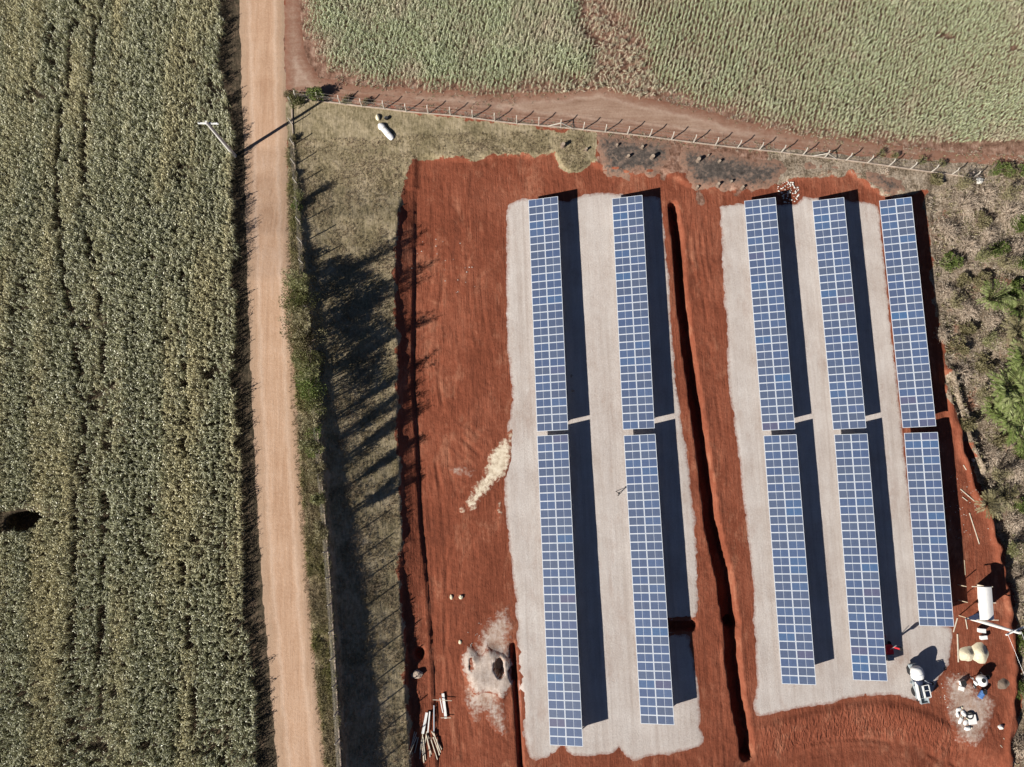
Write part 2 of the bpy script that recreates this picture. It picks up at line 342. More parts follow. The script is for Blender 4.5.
def mat_cells():
    m, nt, b = new_mat("photovoltaic_cells")
    oi = nt.nodes.new('ShaderNodeObjectInfo'); tc = nt.nodes.new('ShaderNodeTexCoord')
    r = oi.outputs['Random']
    c = ramp(nt, r, [(0, (.078, .100, .158)), (.25, (.066, .092, .165)), (.5, (.080, .106, .172)), (.7, (.063, .093, .178)), (.88, (.074, .110, .200)), (.94, (.058, .112, .22)), (.97, (.090, .090, .150)), (1, (.055, .120, .24))])
    br = N(nt, 'ShaderNodeTexBrick', offset=0.0, squash=1.0); nt.links.new(tc.outputs['Object'], br.inputs['Vector'])
    br.inputs['Scale'].default_value = 1; br.inputs['Brick Width'].default_value = .1567; br.inputs['Row Height'].default_value = .1567
    br.inputs['Mortar Size'].default_value = .004; br.inputs['Color1'].default_value = (.92, .92, .92, 1); br.inputs['Color2'].default_value = (1.08, 1.08, 1.08, 1); br.inputs['Mortar'].default_value = (1.5, 1.4, 1.3, 1)
    c = mix(nt, 1.0, c, br.outputs['Color'], 'MULTIPLY')
    nt.links.new(c, b.inputs['Base Color']); b.inputs['Roughness'].default_value = .35; b.inputs['Specular IOR Level'].default_value = .5
    b.inputs['Coat Weight'].default_value = .6; b.inputs['Coat Roughness'].default_value = .06
    return m
M['cells'] = mat_cells()
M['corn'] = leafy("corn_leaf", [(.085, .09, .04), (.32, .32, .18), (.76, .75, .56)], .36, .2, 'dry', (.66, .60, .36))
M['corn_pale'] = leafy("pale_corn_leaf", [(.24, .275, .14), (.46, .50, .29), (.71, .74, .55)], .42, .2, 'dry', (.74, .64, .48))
M['grassblade'] = leafy("grass_blade", [(.17, .145, .075), (.34, .28, .165), (.52, .43, .29)], .6, .45, 'dry', (.54, .43, .31))
M['verge'] = leafy("verge_grass_blade", [(.12, .12, .04), (.30, .285, .11), (.50, .45, .24)], .6, .4, 'dry', (.48, .40, .26))
M['hedge'] = leafy("hedge_leaf", [(.07, .075, .025), (.17, .18, .065), (.38, .36, .19)], .5, .25)
M['olive'] = leafy("olive_leaf", [(.11, .095, .045), (.25, .22, .11), (.45, .40, .25)], .6, .25)
M['bright'] = leafy("bright_green_leaf", [(.06, .095, .018), (.15, .20, .05), (.32, .36, .14)], .5, .3)
M['frond'] = leafy("palm_frond", [(.055, .09, .02), (.17, .22, .06), (.42, .45, .21)], .4, .25)
M['dryleaf'] = leafy("dead_leaf", [(.15, .11, .08), (.37, .30, .23), (.64, .56, .45)], .8, .15)

# ------------------------------------------------------------------ mesh helpers
def tag(o, label=None, cat=None, group=None, kind=None):
    if label: o['label'] = label
    if cat: o['category'] = cat
    if group: o['group'] = group
    if kind: o['kind'] = kind
    return o
def empty(name, loc, label, cat, group=None, rz=0):
    o = bpy.data.objects.new(name, None); COL.objects.link(o); o.location = loc; o.rotation_euler = (0, 0, rz)
    o.empty_display_size = .2
    return tag(o, label, cat, group)
def link(name, me, parent=None, loc=None, rot=None):
    o = bpy.data.objects.new(name, me); COL.objects.link(o)
    if parent: o.parent = parent
    if loc is not None: o.location = loc
    if rot is not None: o.rotation_euler = rot
    return o
class MB:
    def __init__(s): s.v = []; s.f = []; s.m = []; s.a = []
    def quadbox(s, c8, mi=0):
        b = len(s.v); s.v += [tuple(p) for p in c8]
        for f in ((0, 3, 2, 1), (4, 5, 6, 7), (0, 1, 5, 4), (1, 2, 6, 5), (2, 3, 7, 6), (3, 0, 4, 7)):
            s.f.append(tuple(b + i for i in f)); s.m.append(mi)
        return s
    def box(s, c, d, mi=0, rz=0, taper=1.0, mat=None):
        cx, cy, cz = c; hx, hy, hz = d[0] / 2, d[1] / 2, d[2] / 2; p = []
        for zz, k in ((-hz, 1), (hz, taper)):
            for sx, sy in ((-1, -1), (1, -1), (1, 1), (-1, 1)):
                q = Vector((sx * hx * k, sy * hy * k, zz))
                if mat: q = mat @ q
                q = Matrix.Rotation(rz, 3, 'Z') @ q; p.append((q.x + cx, q.y + cy, q.z + cz))
        return s.quadbox(p, mi)
    def bar(s, a, b, w, h=None, mi=0, w2=None):
        """square bar from a to b"""
        a = Vector(a); b = Vector(b); d = (b - a); h = h or w; w2 = w2 or w
        d.normalize(); up = Vector((0, 0, 1)) if abs(d.z) < .95 else Vector((1, 0, 0))
        x = d.cross(up).normalized(); y = x.cross(d); k = w2 / w
        p = [a - x * w / 2 - y * h / 2, a + x * w / 2 - y * h / 2, a + x * w / 2 + y * h / 2, a - x * w / 2 + y * h / 2]
        q = [b + (pp - a) * k for pp in p]
        return s.quadbox(p + q, mi)
    def tube(s, pts, rad, n=8, mi=0, cap=True):
        pts = [Vector(p) for p in pts]; rads = rad if isinstance(rad, (list, tuple)) else [rad] * len(pts)
        b = len(s.v)
        for i, p in enumerate(pts):
            d = (pts[min(i + 1, len(pts) - 1)] - pts[max(i - 1, 0)]).normalized()
            up = Vector((0, 0, 1)) if abs(d.z) < .95 else Vector((1, 0, 0)); x = d.cross(up).normalized(); y = x.cross(d)
            for k in range(n):
                t = 2 * math.pi * k / n; q = p + (x * math.cos(t) + y * math.sin(t)) * rads[i]; s.v.append(tuple(q))
        for i in range(len(pts) - 1):
            for k in range(n):
                s.f.append((b + i * n + k, b + i * n + (k + 1) % n, b + (i + 1) * n + (k + 1) % n, b + (i + 1) * n + k)); s.m.append(mi)
        if cap:
            s.f.append(tuple(b + k for k in range(n))[::-1]); s.m.append(mi)
            s.f.append(tuple(b + (len(pts) - 1) * n + k for k in range(n))); s.m.append(mi)
        return s
    def blob(s, c, r, mi=0, n=8, rough=.2, flat=0.0, seed=0):
        """uneven rounded lump"""
        b = len(s.v); rr = random.Random(seed + len(s.v)); rows = max(4, n // 2 + 1)
        for i in range(rows):
            th = math.pi * (i + .5) / rows
            for k in range(n):
                ph = 2 * math.pi * (k + .5 * (i % 2)) / n; q = 1 + rr.uniform(-rough, rough)
                z = math.cos(th) * r[2] * q; z = max(z, -flat * r[2]) if flat else z
                s.v.append((c[0] + math.sin(th) * math.cos(ph) * r[0] * q, c[1] + math.sin(th) * math.sin(ph) * r[1] * q, c[2] + z))
        for i in range(rows - 1):
            for k in range(n):
                s.f.append((b + i * n + k, b + (i + 1) * n + k, b + (i + 1) * n + (k + 1) % n, b + i * n + (k + 1) % n)); s.m.append(mi)
        s.f.append(tuple(b + k for k in range(n))); s.m.append(mi)
        s.f.append(tuple(b + (rows - 1) * n + k for k in range(n))[::-1]); s.m.append(mi)
        return s
    def mesh(s, name, mats, bevel=0.0, smooth=False):
        me = bpy.data.meshes.new(name); me.from_pydata(s.v, [], s.f)
        for m in (mats if isinstance(mats, (list, tuple)) else [mats]): me.materials.append(M[m] if isinstance(m, str) else m)
        me.polygons.foreach_set('material_index', s.m)
        if bevel:
            bm = bmesh.new(); bm.from_mesh(me)
            bmesh.ops.bevel(bm, geom=list(bm.edges), offset=bevel, segments=2, affect='EDGES', profile=.5); bm.to_mesh(me); bm.free()
        if smooth: me.polygons.foreach_set('use_smooth', [True] * len(me.polygons))
        me.update(); return me
    def build(s, name, mats, parent=None, bevel=0.0, smooth=False, loc=None, rot=None):
        return link(name, s.mesh(name, mats, bevel, smooth), parent, loc, rot)

# ------------------------------------------------------------------ ground sheet
GRASS_PX = [(293, 96), (330, 101), (400, 110), (470, 118), (540, 127), (596, 134), (598, 160), (590, 162), (579, 172), (570, 173), (562, 165), (554, 153), (530, 157), (500, 157), (470, 161), (440, 158), (412, 159), (405, 190), (399, 205), (395, 250), (395, 300), (398, 340), (398, 384), (399, 470), (402, 540), (399, 576), (403, 620), (406, 660), (407, 700), (412, 767), (416, 830), (330, 830), (320, 767), (312, 680), (304, 600), (298, 520), (291, 430), (286, 350), (286, 290), (286, 200), (284, 110)]
SCRUB_PX = [(925, 193), (936, 300), (946, 370), (951, 405), (958, 420), (968, 440), (974, 462), (982, 490), (994, 520), (1004, 548), (1008, 575), (1016, 620), (1020, 690), (1014, 767), (1012, 850), (1300, 850), (1300, 166), (1024, 158), (900, 150), (800, 140), (766, 140), (768, 186), (800, 178), (850, 174), (870, 188), (885, 196)]
FIELD_PX = [(285, -400), (285, 60), (282, 110), (293, 96), (400, 108), (540, 126), (600, 132), (700, 141), (860, 156), (1024, 166), (1500, 200), (1500, -400)]
NC1_PX = [(303, -60), (303, 0), (304, 30), (314, 60), (330, 76), (360, 86), (400, 90), (450, 94), (500, 98), (530, 94), (560, 92), (588, 84), (603, 74), (601, 55), (594, 35), (584, 0), (578, -60)]
NC2_PX = [(580, -60), (587, 0), (598, 15), (612, 22), (624, 38), (636, 48), (640, 80), (660, 94), (700, 110), (740, 121), (765, 130), (800, 136), (830, 140), (860, 144), (900, 149), (940, 153), (1024, 160), (1150, 170), (1150, -60)]
NSTRIP_PX = [(598, 130), (700, 140), (772, 148), (772, 172), (762, 188), (745, 190), (725, 187), (706, 190), (700, 205), (690, 186), (676, 172), (664, 180), (655, 176), (640, 172), (606, 168), (597, 160)]
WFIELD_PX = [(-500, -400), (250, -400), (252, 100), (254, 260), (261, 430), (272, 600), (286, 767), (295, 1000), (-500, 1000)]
def axis(lo, hi, st, far):
    a = np.arange(lo, hi + st / 2, st); o = [lo]; i = [hi]; s = st
    while o[-1] > -far: s *= 1.45; o.append(o[-1] - s); i.append(i[-1] + s)
    return np.concatenate([o[:0:-1], a, i[1:]])
gx = axis(-74, 76, .22, 2500); gy = axis(-44, 66, .22, 2500)
X, Y = np.meshgrid(gx, gy); nx, ny = len(gx), len(gy)
# tyre tracks pressed into the red earth
def arc(pts, k=10):
    p = line(pts, S); n = len(p); t = np.linspace(0, n - 1, (n - 1) * k + 1); i = np.minimum(t.astype(int), n - 2); f = (t - i)[:, None]
    a = p[np.maximum(i - 1, 0)]; b = p[i]; c = p[i + 1]; d = p[np.minimum(i + 2, n - 1)]
    return .5 * (2 * b + (c - a) * f + (2 * a - 5 * b + 4 * c - d) * f ** 2 + (3 * b - a - 3 * c + d) * f ** 3)
TRK = np.zeros(X.shape)
for pts in ([(440, 330), (432, 370), (438, 410), (455, 440), (478, 462)], [(452, 340), (446, 375), (450, 405), (466, 432), (488, 450)], [(500, 380), (470, 392), (448, 420), (442, 460), (452, 500)], [(425, 760), (432, 700), (440, 620), (438, 540), (430, 460)], [(492, 380), (478, 320), (474, 250), (478, 170)], [(430, 330), (440, 250), (436, 175)],
            [(470, 760), (462, 700), (452, 640), (456, 560), (480, 520)], [(760, 760), (800, 742), (860, 735), (920, 745), (970, 767)], [(770, 775), (820, 752), (870, 748), (920, 758), (960, 785)], [(950, 767), (945, 720), (960, 690), (990, 660)], [(1003, 740), (985, 705), (960, 735), (965, 767)], [(930, 760), (928, 720), (950, 690)],
            [(711, 300), (720, 380), (734, 470), (742, 560)], [(700, 230), (712, 320), (716, 380)], [(720, 767), (716, 700), (712, 640)], [(705, 290), (695, 250), (700, 210)]):
    w0 = arc(pts)
    for off in (-.8, .8):
        tg = np.gradient(w0, axis=0); nn = np.stack([-tg[:, 1], tg[:, 0]], 1); nn /= np.linalg.norm(nn, axis=1, keepdims=True) + 1e-9; q = w0 + nn * off
        bx = (X > q[:, 0].min() - 1) & (X < q[:, 0].max() + 1) & (Y > q[:, 1].min() - 1) & (Y < q[:, 1].max() + 1)
        dd = seg_dist(X[bx], Y[bx], q[::3]); brk_ = sstep(.3, .6, vnoise(X[bx], Y[bx], 2.5, 77)); TRK[bx] += (-.06 * np.exp(-(dd / .2) ** 2) + .035 * np.exp(-((dd - .4) / .15) ** 2)) * brk_
PADA = line([(505, 200), (665, 192), (682, 400), (703, 740), (620, 766), (520, 760), (502, 480)], S); PADB = line([(716, 200), (882, 200), (905, 430), (957, 610), (950, 670), (900, 700), (752, 722)], S)
Zadd = TRK * np.clip(-sdist(X, Y, PADA) - .4, 0, 1) * np.clip(-sdist(X, Y, PADB) - .4, 0, 1) * np.clip(sdist(X, Y, line([(418, 165), (590, 165), (925, 200), (945, 400), (1000, 560), (1008, 767), (440, 767)], S)) + 1, 0, 1)
# wiggle inside the fine area only
Zg = Zr(X, Y) + np.clip(Zadd, -.12, .08); dens = (np.abs(X) < 75) & (np.abs(Y - 11) < 55)
ROADL = L([(238, -40), (238, 0), (242, 130), (246, 260), (253, 450), (267, 660), (284, 850), (334, 850), (318, 680), (306, 520), (296, 350), (291, 230), (286, 110), (300, 104), (400, 109), (600, 134), (860, 160), (1120, 178), (1120, 158), (860, 138), (600, 80), (330, 70), (302, 20), (300, -40)])
wm = np.clip(-sdist(X, Y, PADA) - .3, 0, 1) * np.clip(-sdist(X, Y, PADB) - .3, 0, 1) * np.clip(-sdist(X, Y, ROADL) - .3, 0, 1) * np.clip(-sdist(X, Y, LHEAP) - .3, 0, 1)
Zg = np.where(dens, Zg + wm * (.07 * (vnoise(X, Y, .45, 41) - .5) + .06 * (vnoise(X, Y, 1.1, 43) - .5)), Zg)
me = bpy.data.meshes.new("ground")
co = np.stack([X, Y, Zg], -1).reshape(-1, 3).astype(np.float32)
idx = np.arange(nx * ny).reshape(ny, nx)
quads = np.stack([idx[:-1, :-1], idx[:-1, 1:], idx[1:, 1:], idx[1:, :-1]], -1).reshape(-1, 4).astype(np.int32)
me.vertices.add(len(co)); me.vertices.foreach_set('co', co.ravel())
me.loops.add(quads.size); me.loops.foreach_set('vertex_index', quads.ravel())
me.polygons.add(len(quads)); me.polygons.foreach_set('loop_start', np.arange(0, quads.size, 4, dtype=np.int32))
me.update(calc_edges=True); me.polygons.foreach_set('use_smooth', [True] * len(quads))
def zone(px, seed, amp=1.5):
    return np.clip(.5 + (sdist(X, Y, L(px)) + amp * (fbm(X, Y, 1.6, seed, 3) - .5)) * .8, 0, 1)
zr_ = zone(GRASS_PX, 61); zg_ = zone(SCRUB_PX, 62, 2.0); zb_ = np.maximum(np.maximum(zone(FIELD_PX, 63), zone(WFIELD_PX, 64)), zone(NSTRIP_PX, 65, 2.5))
zone_c = np.stack([zr_, zg_, zb_, np.ones_like(zr_)], -1).reshape(-1, 4).astype(np.float32)
at = me.attributes.new('zone', 'FLOAT_COLOR', 'POINT'); at.data.foreach_set('color', zone_c.ravel())
bk = sstep(-.5, .6, np.interp(X, LS[:, 0], LS[:, 1]) - Y) * (1 - sstep(3.6, 5.2, np.interp(X, LS[:, 0], LS[:, 1]) - Y)) * sstep(27, 31, X) * (1 - sstep(52, 57, X))
al = me.attributes.new('litter_shade', 'FLOAT', 'POINT'); al.data.foreach_set('value', np.maximum(zone(WFIELD_PX, 64), .40 * np.clip(np.maximum(sdist(X, Y, L(NC1_PX)), sdist(X, Y, L(NC2_PX))) / 2.5 - .2, 0, 1)).astype(np.float32).ravel())  # corn ground, where plant shade is put into the soil colour
af = me.attributes.new('furrow', 'FLOAT', 'POINT'); af.data.foreach_set('value', bk.astype(np.float32).ravel())
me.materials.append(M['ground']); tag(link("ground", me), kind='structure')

def drape(name, px, mat, spacing=.6, dz=.03, wob=.25, wl=1.1, grow=0.0, world=None, seed=0):
    """a thin sheet lying on the ground inside a traced outline with a ragged rim"""
    Pw = world if world is not None else L(px)
    out = []
    n = len(Pw)
    for i in range(n):
        a = Pw[i]; b = Pw[(i + 1) % n]; k = max(1, int(np.hypot(*(b - a)) / .28))
        for j in range(k): out.append(a + (b - a) * j / k)
    out = np.array(out)
    wx = (fbm(out[:, 0], out[:, 1], wl, 71 + seed, 3) - .5) * 2 * wob; wy = (fbm(out[:, 0], out[:, 1], wl, 91 + seed, 3) - .5) * 2 * wob
    out = out + np.stack([wx, wy], 1)
    x0, y0 = out.min(0); x1, y1 = out.max(0)
    gx_, gy_ = np.meshgrid(np.arange(x0, x1, spacing), np.arange(y0, y1, spacing)); gx_ = gx_.ravel() + rng.uniform(-.2, .2, gx_.size) * spacing; gy_ = gy_.ravel() + rng.uniform(-.2, .2, gy_.size) * spacing
    sd = sdist(gx_, gy_, out); k = sd > spacing * .4
    pts = [Vector(p) for p in out] + [Vector((a, b)) for a, b in zip(gx_[k], gy_[k])]
    nv = len(out)
    v, e, f, ov, oe, of = geometry.delaunay_2d_cdt(pts, [], [list(range(nv))], 1, 1e-5)
    vx = np.array([p.x for p in v]); vy = np.array([p.y for p in v]); ed0 = seg_dist(vx, vy, out, True); vz = Zr(vx, vy) + dz * np.clip(ed0 / .45, 0, 1) - .012 * (ed0 < .05)
    me = bpy.data.meshes.new(name); me.from_pydata(list(zip(vx, vy, vz)), [], f)
    ed = seg_dist(vx, vy, out, True)
    at = me.attributes.new('edge', 'FLOAT', 'POINT'); at.data.foreach_set('value', ed.astype(np.float32))
    bm = bmesh.new(); bm.from_mesh(me); bmesh.ops.recalc_face_normals(bm, faces=bm.faces)
    if sum(fc.normal.z for fc in bm.faces) < 0: bmesh.ops.reverse_faces(bm, faces=bm.faces)
    bm.to_mesh(me); bm.free()
    me.materials.append(M[mat]); me.polygons.foreach_set('use_smooth', [True] * len(me.polygons))
    return tag(link(name, me), kind='structure')
drape("dirt_road", [(238, -40), (238, 0), (240, 60), (242, 130), (244, 190), (246, 260), (249, 350), (253, 450), (259, 560), (267, 660), (276, 767), (284, 850), (334, 850), (328, 767), (318, 680), (311, 600), (306, 520), (300, 440), (296, 350), (293, 290), (291, 230), (289, 170), (287, 120), (286, 60), (285, 0), (285, -40)], 'road', .5, .03, .2)
drape("farm_track", [(284, -20), (284, 60), (286, 104), (296, 96), (330, 98), (400, 107), (470, 115), (540, 124), (600, 131), (700, 142), (760, 148), (860, 157), (960, 163), (1024, 166), (1120, 176), (1120, 160), (1024, 156), (940, 150), (860, 140), (800, 132), (740, 120), (690, 106), (640, 96), (600, 84), (560, 90), (500, 94), (430, 88), (360, 84), (320, 76), (306, 55), (302, 20), (300, -20)], 'track', .5, .045, .35, seed=2)
drape("gravel_pad", [(507, 203), (522, 197), (545, 199), (570, 200), (584, 193), (608, 192), (640, 196), (661, 195), (665, 230), (669, 270), (673, 330), (677, 384), (681, 410), (683, 425), (688, 450), (691.5, 490), (696, 520), (698, 560), (699, 600), (698, 616), (691, 620), (668, 620), (668, 633), (690, 633), (693, 650), (698, 680), (701, 700), (701, 728), (706, 740), (700, 749), (684, 752), (672, 755), (647, 757), (640, 760), (634, 764), (626, 758), (619, 748), (612, 755), (594, 757), (572, 757), (566, 752), (563, 745), (559, 753), (545, 760), (535, 762), (528, 757), (523, 735), (518, 690), (516.5, 640), (515, 600), (511, 576), (506, 530), (503, 500), (503, 480), (506, 430), (511, 400), (510, 384), (506, 350), (505, 300), (505, 210)], 'gravel', .6, .035, .22, .8, seed=4)
drape("gravel_pad", [(718, 205), (721, 250), (722, 290), (726, 330), (727, 384), (732, 414), (733, 427), (738, 460), (744, 510), (748, 550), (750, 570), (753, 590), (752, 620), (755, 650), (756, 685), (752, 703), (755, 718), (775, 714), (800, 709), (833, 705), (848, 699), (875, 696), (900, 696), (914, 702), (932, 698), (940, 678), (950, 665), (952, 640), (954, 628), (940, 622), (925, 612), (917, 560), (908, 480), (903, 430), (892, 330), (880, 206), (870, 202), (859, 201), (845, 199), (816, 197), (803, 196), (795, 203), (770, 203), (735, 203)], 'gravel', .6, .035, .22, .8, seed=5)
drape("ash_patch", [(600, 134), (630, 137), (662, 140), (676, 146), (668, 160), (664, 170), (652, 178), (640, 172), (625, 181), (606, 176), (598, 160)], 'ash', .5, .07, .8, 1.6, seed=6)
drape("ash_patch", [(684, 146), (700, 149), (740, 155), (774, 158), (786, 166), (776, 184), (752, 192), (740, 189), (725, 193), (710, 188), (694, 192), (688, 178), (680, 162)], 'ash', .5, .07, .8, 1.6, seed=7)
drape("ash_patch", [(800, 160), (830, 166), (870, 172), (900, 178), (905, 192), (885, 196), (872, 186), (860, 172), (835, 168), (805, 168)], 'ash', .5, .07, .5, seed=17)
drape("sand_spill", [(514, 420), (513, 462), (508, 476), (499, 482), (490, 490), (482, 500), (475, 510), (466, 513), (464, 500), (471, 488), (479, 478), (484, 468), (487, 452), (496, 443), (505, 434)], 'lime', .3, .08, .25, .7, seed=8)
drape("sand_spill", [(462, 502), (467, 506), (466, 515), (460, 516), (457, 509)], 'lime', .25, .08, .25, .6, seed=9)
drape("sand_spill", [(496, 503), (502, 500), (504, 516), (500, 520), (496, 513)], 'lime', .25, .08, .2, .6, seed=10)
drape("dust_patch", [(445, 468), (465, 464), (478, 470), (470, 478), (455, 478)], 'faint', .3, .075, .3, .7, seed=11)
drape("dust_patch", [(495, 610), (512, 600), (514, 660), (505, 700), (512, 735), (500, 740), (485, 715), (470, 730), (462, 700), (470, 650), (480, 625)], 'faint', .4, .07, .6, seed=12)
drape("gravel_heap", None, 'heap', .2, .11, .4, 1.2, world=LHEAP, seed=13)
drape("dust_patch", [(940, 675), (960, 668), (985, 690), (1000, 700), (990, 730), (975, 750), (955, 740), (945, 715)], 'faint', .4, .075, .6, seed=14)
#@@PART2
# ------------------------------------------------------------------ solar tables
TH, WS, PITCH = .24082, 3.92297, 1.01323
def module_mesh():
    """one framed panel: x = across the table (up the tilt), y = along it"""
    ml, mw, t = 1.952, .992, .04
    b = MB(); rot = Matrix.Rotation(-TH, 3, 'Y')
    def pt(x, y, z): q = rot @ Vector((x, y, z)); return tuple(q)
    def bx(x0, x1, y0, y1, z0, z1, mi): b.quadbox([pt(*c) for c in ((x0, y0, z0), (x1, y0, z0), (x1, y1, z0), (x0, y1, z0), (x0, y0, z1), (x1, y0, z1), (x1, y1, z1), (x0, y1, z1))], mi)
    bx(0, ml, 0, mw, 0, t, 0)
    for x0, x1 in ((.055, ml / 2 - .018), (ml / 2 + .018, ml - .055)):
        bx(x0, x1, .052, mw - .052, t - .01, t + .004, 1)
    return b.mesh("solar_panel", ['frame', 'cells'])
MOD = module_mesh()
TABLES = [
 ((3.146, 37.103, 2.344), (2.896, 6.707, 2.45), 30, "the row nearest the dirt road", "far"),
 ((2.863, 6.161, 2.453), (2.722, -30.315, 2.589), 36, "the row nearest the dirt road", "near"),
 ((14.15, 36.948, 2.089), (13.728, 6.554, 1.869), 30, "the second row from the dirt road", "far"),
 ((13.768, 5.81, 1.861), (13.712, -28.64, 1.601), 34, "the second row from the dirt road", "near"),
 ((31.696, 36.172, 1.383), (31.661, 5.776, .599), 30, "the first row past the open trench", "far"),
 ((31.752, 5.154, .576), (31.556, -25.242, -.191), 30, "the first row past the open trench", "near"),
 ((40.867, 35.981, .874), (41.013, 5.585, -.209), 30, "the middle row beyond the open trench", "far"),
 ((41.092, 4.973, -.238), (40.765, -25.422, -1.274), 30, "the middle row beyond the open trench", "near"),
 ((50.076, 35.883, .27), (50.437, 5.488, -1.121), 30, "the row beside the scrub", "far"),
 ((50.556, 4.853, -1.162), (50.228, -19.463, -2.215), 24, "the row beside the scrub", "near")]
for A, B, n, where, part in TABLES:
    A = Vector(A); B = Vector(B); ay = (A - B).normalized(); ex = Vector((ay.y, -ay.x, 0)).normalized(); ez = ex.cross(ay)
    g = A - Vector((0, 0, 1.0))
    lab = ("blue solar table in %s, cornfield half" if part == "far" else "blue solar table in %s, half nearer the machines") % where
    if where.startswith("the row beside") and part == "near": lab = "shortest blue solar table, beside the scrub and the white shelter"
    if where.startswith("the row nearest") and part == "near": lab = "longest blue solar table, in the row nearest the dirt road"
    T = empty("solar_table", g, lab, "solar array", "blue solar tables on the gravel pads")
    T.matrix_world = Matrix.Translation(g) @ Matrix((ex, ay, ez)).transposed().to_4x4()
    ln = n * PITCH
    for j in range(2):
        for i in range(n):
            link("solar_panel", MOD, T, (j * 1.972 * math.cos(TH) , -(i + 1) * PITCH + .01, 1.0 + j * 1.972 * math.sin(TH) + rng.uniform(-.004, .004)), (rng.uniform(-.004, .004), rng.uniform(-.003, .003), 0))
    def top(x): return Vector((x * math.cos(TH), 0, 1.0 + x * math.sin(TH) - .05))
    pm = MB()
    pm.bar((0, -.05, 0), (0, -ln + .05, 0), .06, .08); pme = pm.mesh("purlin", 'steel')
    for x in (.45, 1.5, 2.42, 3.47): link("purlin", pme, T, top(x))
    rm = MB(); rm.bar(top(.3) + Vector((0, 0, -.09)), top(3.65) + Vector((0, 0, -.09)), .07, .09); rme = rm.mesh("rafter", 'steel')
    m1 = MB().box((0, 0, 0), (.1, .12, 1)).mesh("support_post", 'steel'); m2 = m1.copy() if 0 else MB().box((0, 0, 0), (.1, .12, 1)).mesh("support_post", 'steel')
    k = max(2, round(ln / 3.4))
    for i in range(k):
        y = -(.6 + (ln - 1.2) * i / (k - 1))
        link("rafter", rme, T, (0, y, 0))
        
        for x_ in (.85, 3.0):
            zt = top(x_).z - .08; p_ = link("support_post", m1, T, (x_ * math.cos(TH), y, (zt - .4) / 2)); p_.scale = (1, 1, zt + .4)

# ------------------------------------------------------------------ foliage meshes
def leaf_mesh(name, c, d, ln, wd, mat, shade, side=None):
    """one quad per leaf: base c, direction d, length ln, width wd"""
    c = np.asarray(c, float); n = len(c); d = d / (np.linalg.norm(d, axis=1, keepdims=True) + 1e-9)
    if side is None: side = rng.normal(size=(n, 3))
    s = np.cross(d, side); s /= (np.linalg.norm(s, axis=1, keepdims=True) + 1e-9)
    ln = np.broadcast_to(ln, n)[:, None]; wd = np.broadcast_to(wd, n)[:, None]
    v = np.stack([c, c + d * ln * .5 + s * wd / 2, c + d * ln, c + d * ln * .5 - s * wd / 2], 1).reshape(-1, 3)
    me = bpy.data.meshes.new(name); me.vertices.add(4 * n); me.vertices.foreach_set('co', v.astype(np.float32).ravel())
    me.loops.add(4 * n); me.loops.foreach_set('vertex_index', np.arange(4 * n, dtype=np.int32))
    me.polygons.add(n); me.polygons.foreach_set('loop_start', np.arange(0, 4 * n, 4, dtype=np.int32)); me.update(calc_edges=True)
    a = me.attributes.new('shade', 'FLOAT', 'FACE'); a.data.foreach_set('value', np.clip(np.broadcast_to(shade, n), 0, 1).astype(np.float32))
    me.materials.append(M[mat]); return me
def sph(n):
    v = rng.normal(size=(n, 3)); return v / np.linalg.norm(v, axis=1, keepdims=True)
def crown(r, h, n, clumps=14, z0=.1, flat=.5):
    """leaf positions in uneven clumps through a dome"""
    cc = sph(clumps) * (rng.uniform(.25, 1, (clumps, 1)) ** .6) * [r * .72, r * .72, h * .5]; cc[:, 2] = np.abs(cc[:, 2]) * .95 + h * z0 + h * .12
    k = rng.integers(0, clumps, n); rad = (rng.uniform(.22, .42, clumps) * r)[k][:, None]
    o = sph(n) * rng.uniform(.35, 1, (n, 1)) ** .5 * rad
    p = cc[k] + o; p[:, 2] = np.maximum(p[:, 2], .03)
    return p, o, rng.uniform(-.18, .18, clumps)[k]
def shrub(u, v, r, h, label, mat='hedge', n=1500, leaf=.26, up=.5, name="shrub", group=None, seed=0, cat="shrub", clumps=14):
    T = empty(name, P(u, v), label, cat, group)
    p, o, cs = crown(r, h, n, clumps)
    d = o / (np.linalg.norm(o, axis=1, keepdims=True) + 1e-6) + sph(n) * .7; d[:, 2] += up
    lm = leaf_mesh("foliage", p, d, rng.uniform(.6, 1.3, n) * leaf, rng.uniform(.25, .45, n) * leaf, mat, .45 + cs + rng.normal(size=n) * .22)
    link("foliage", lm, T)
    b = MB()
    for k in range(9):
        a = rng.uniform(0, 6.28); q = rng.uniform(.3, .8) * r
        b.tube([(0, 0, -.1), (math.cos(a) * q * .4, math.sin(a) * q * .4, h * .4), (math.cos(a) * q, math.sin(a) * q, h * rng.uniform(.65, .95))], [.05, .035, .012], 5, cap=False)
    b.build("stem", 'bark', T)
    return T
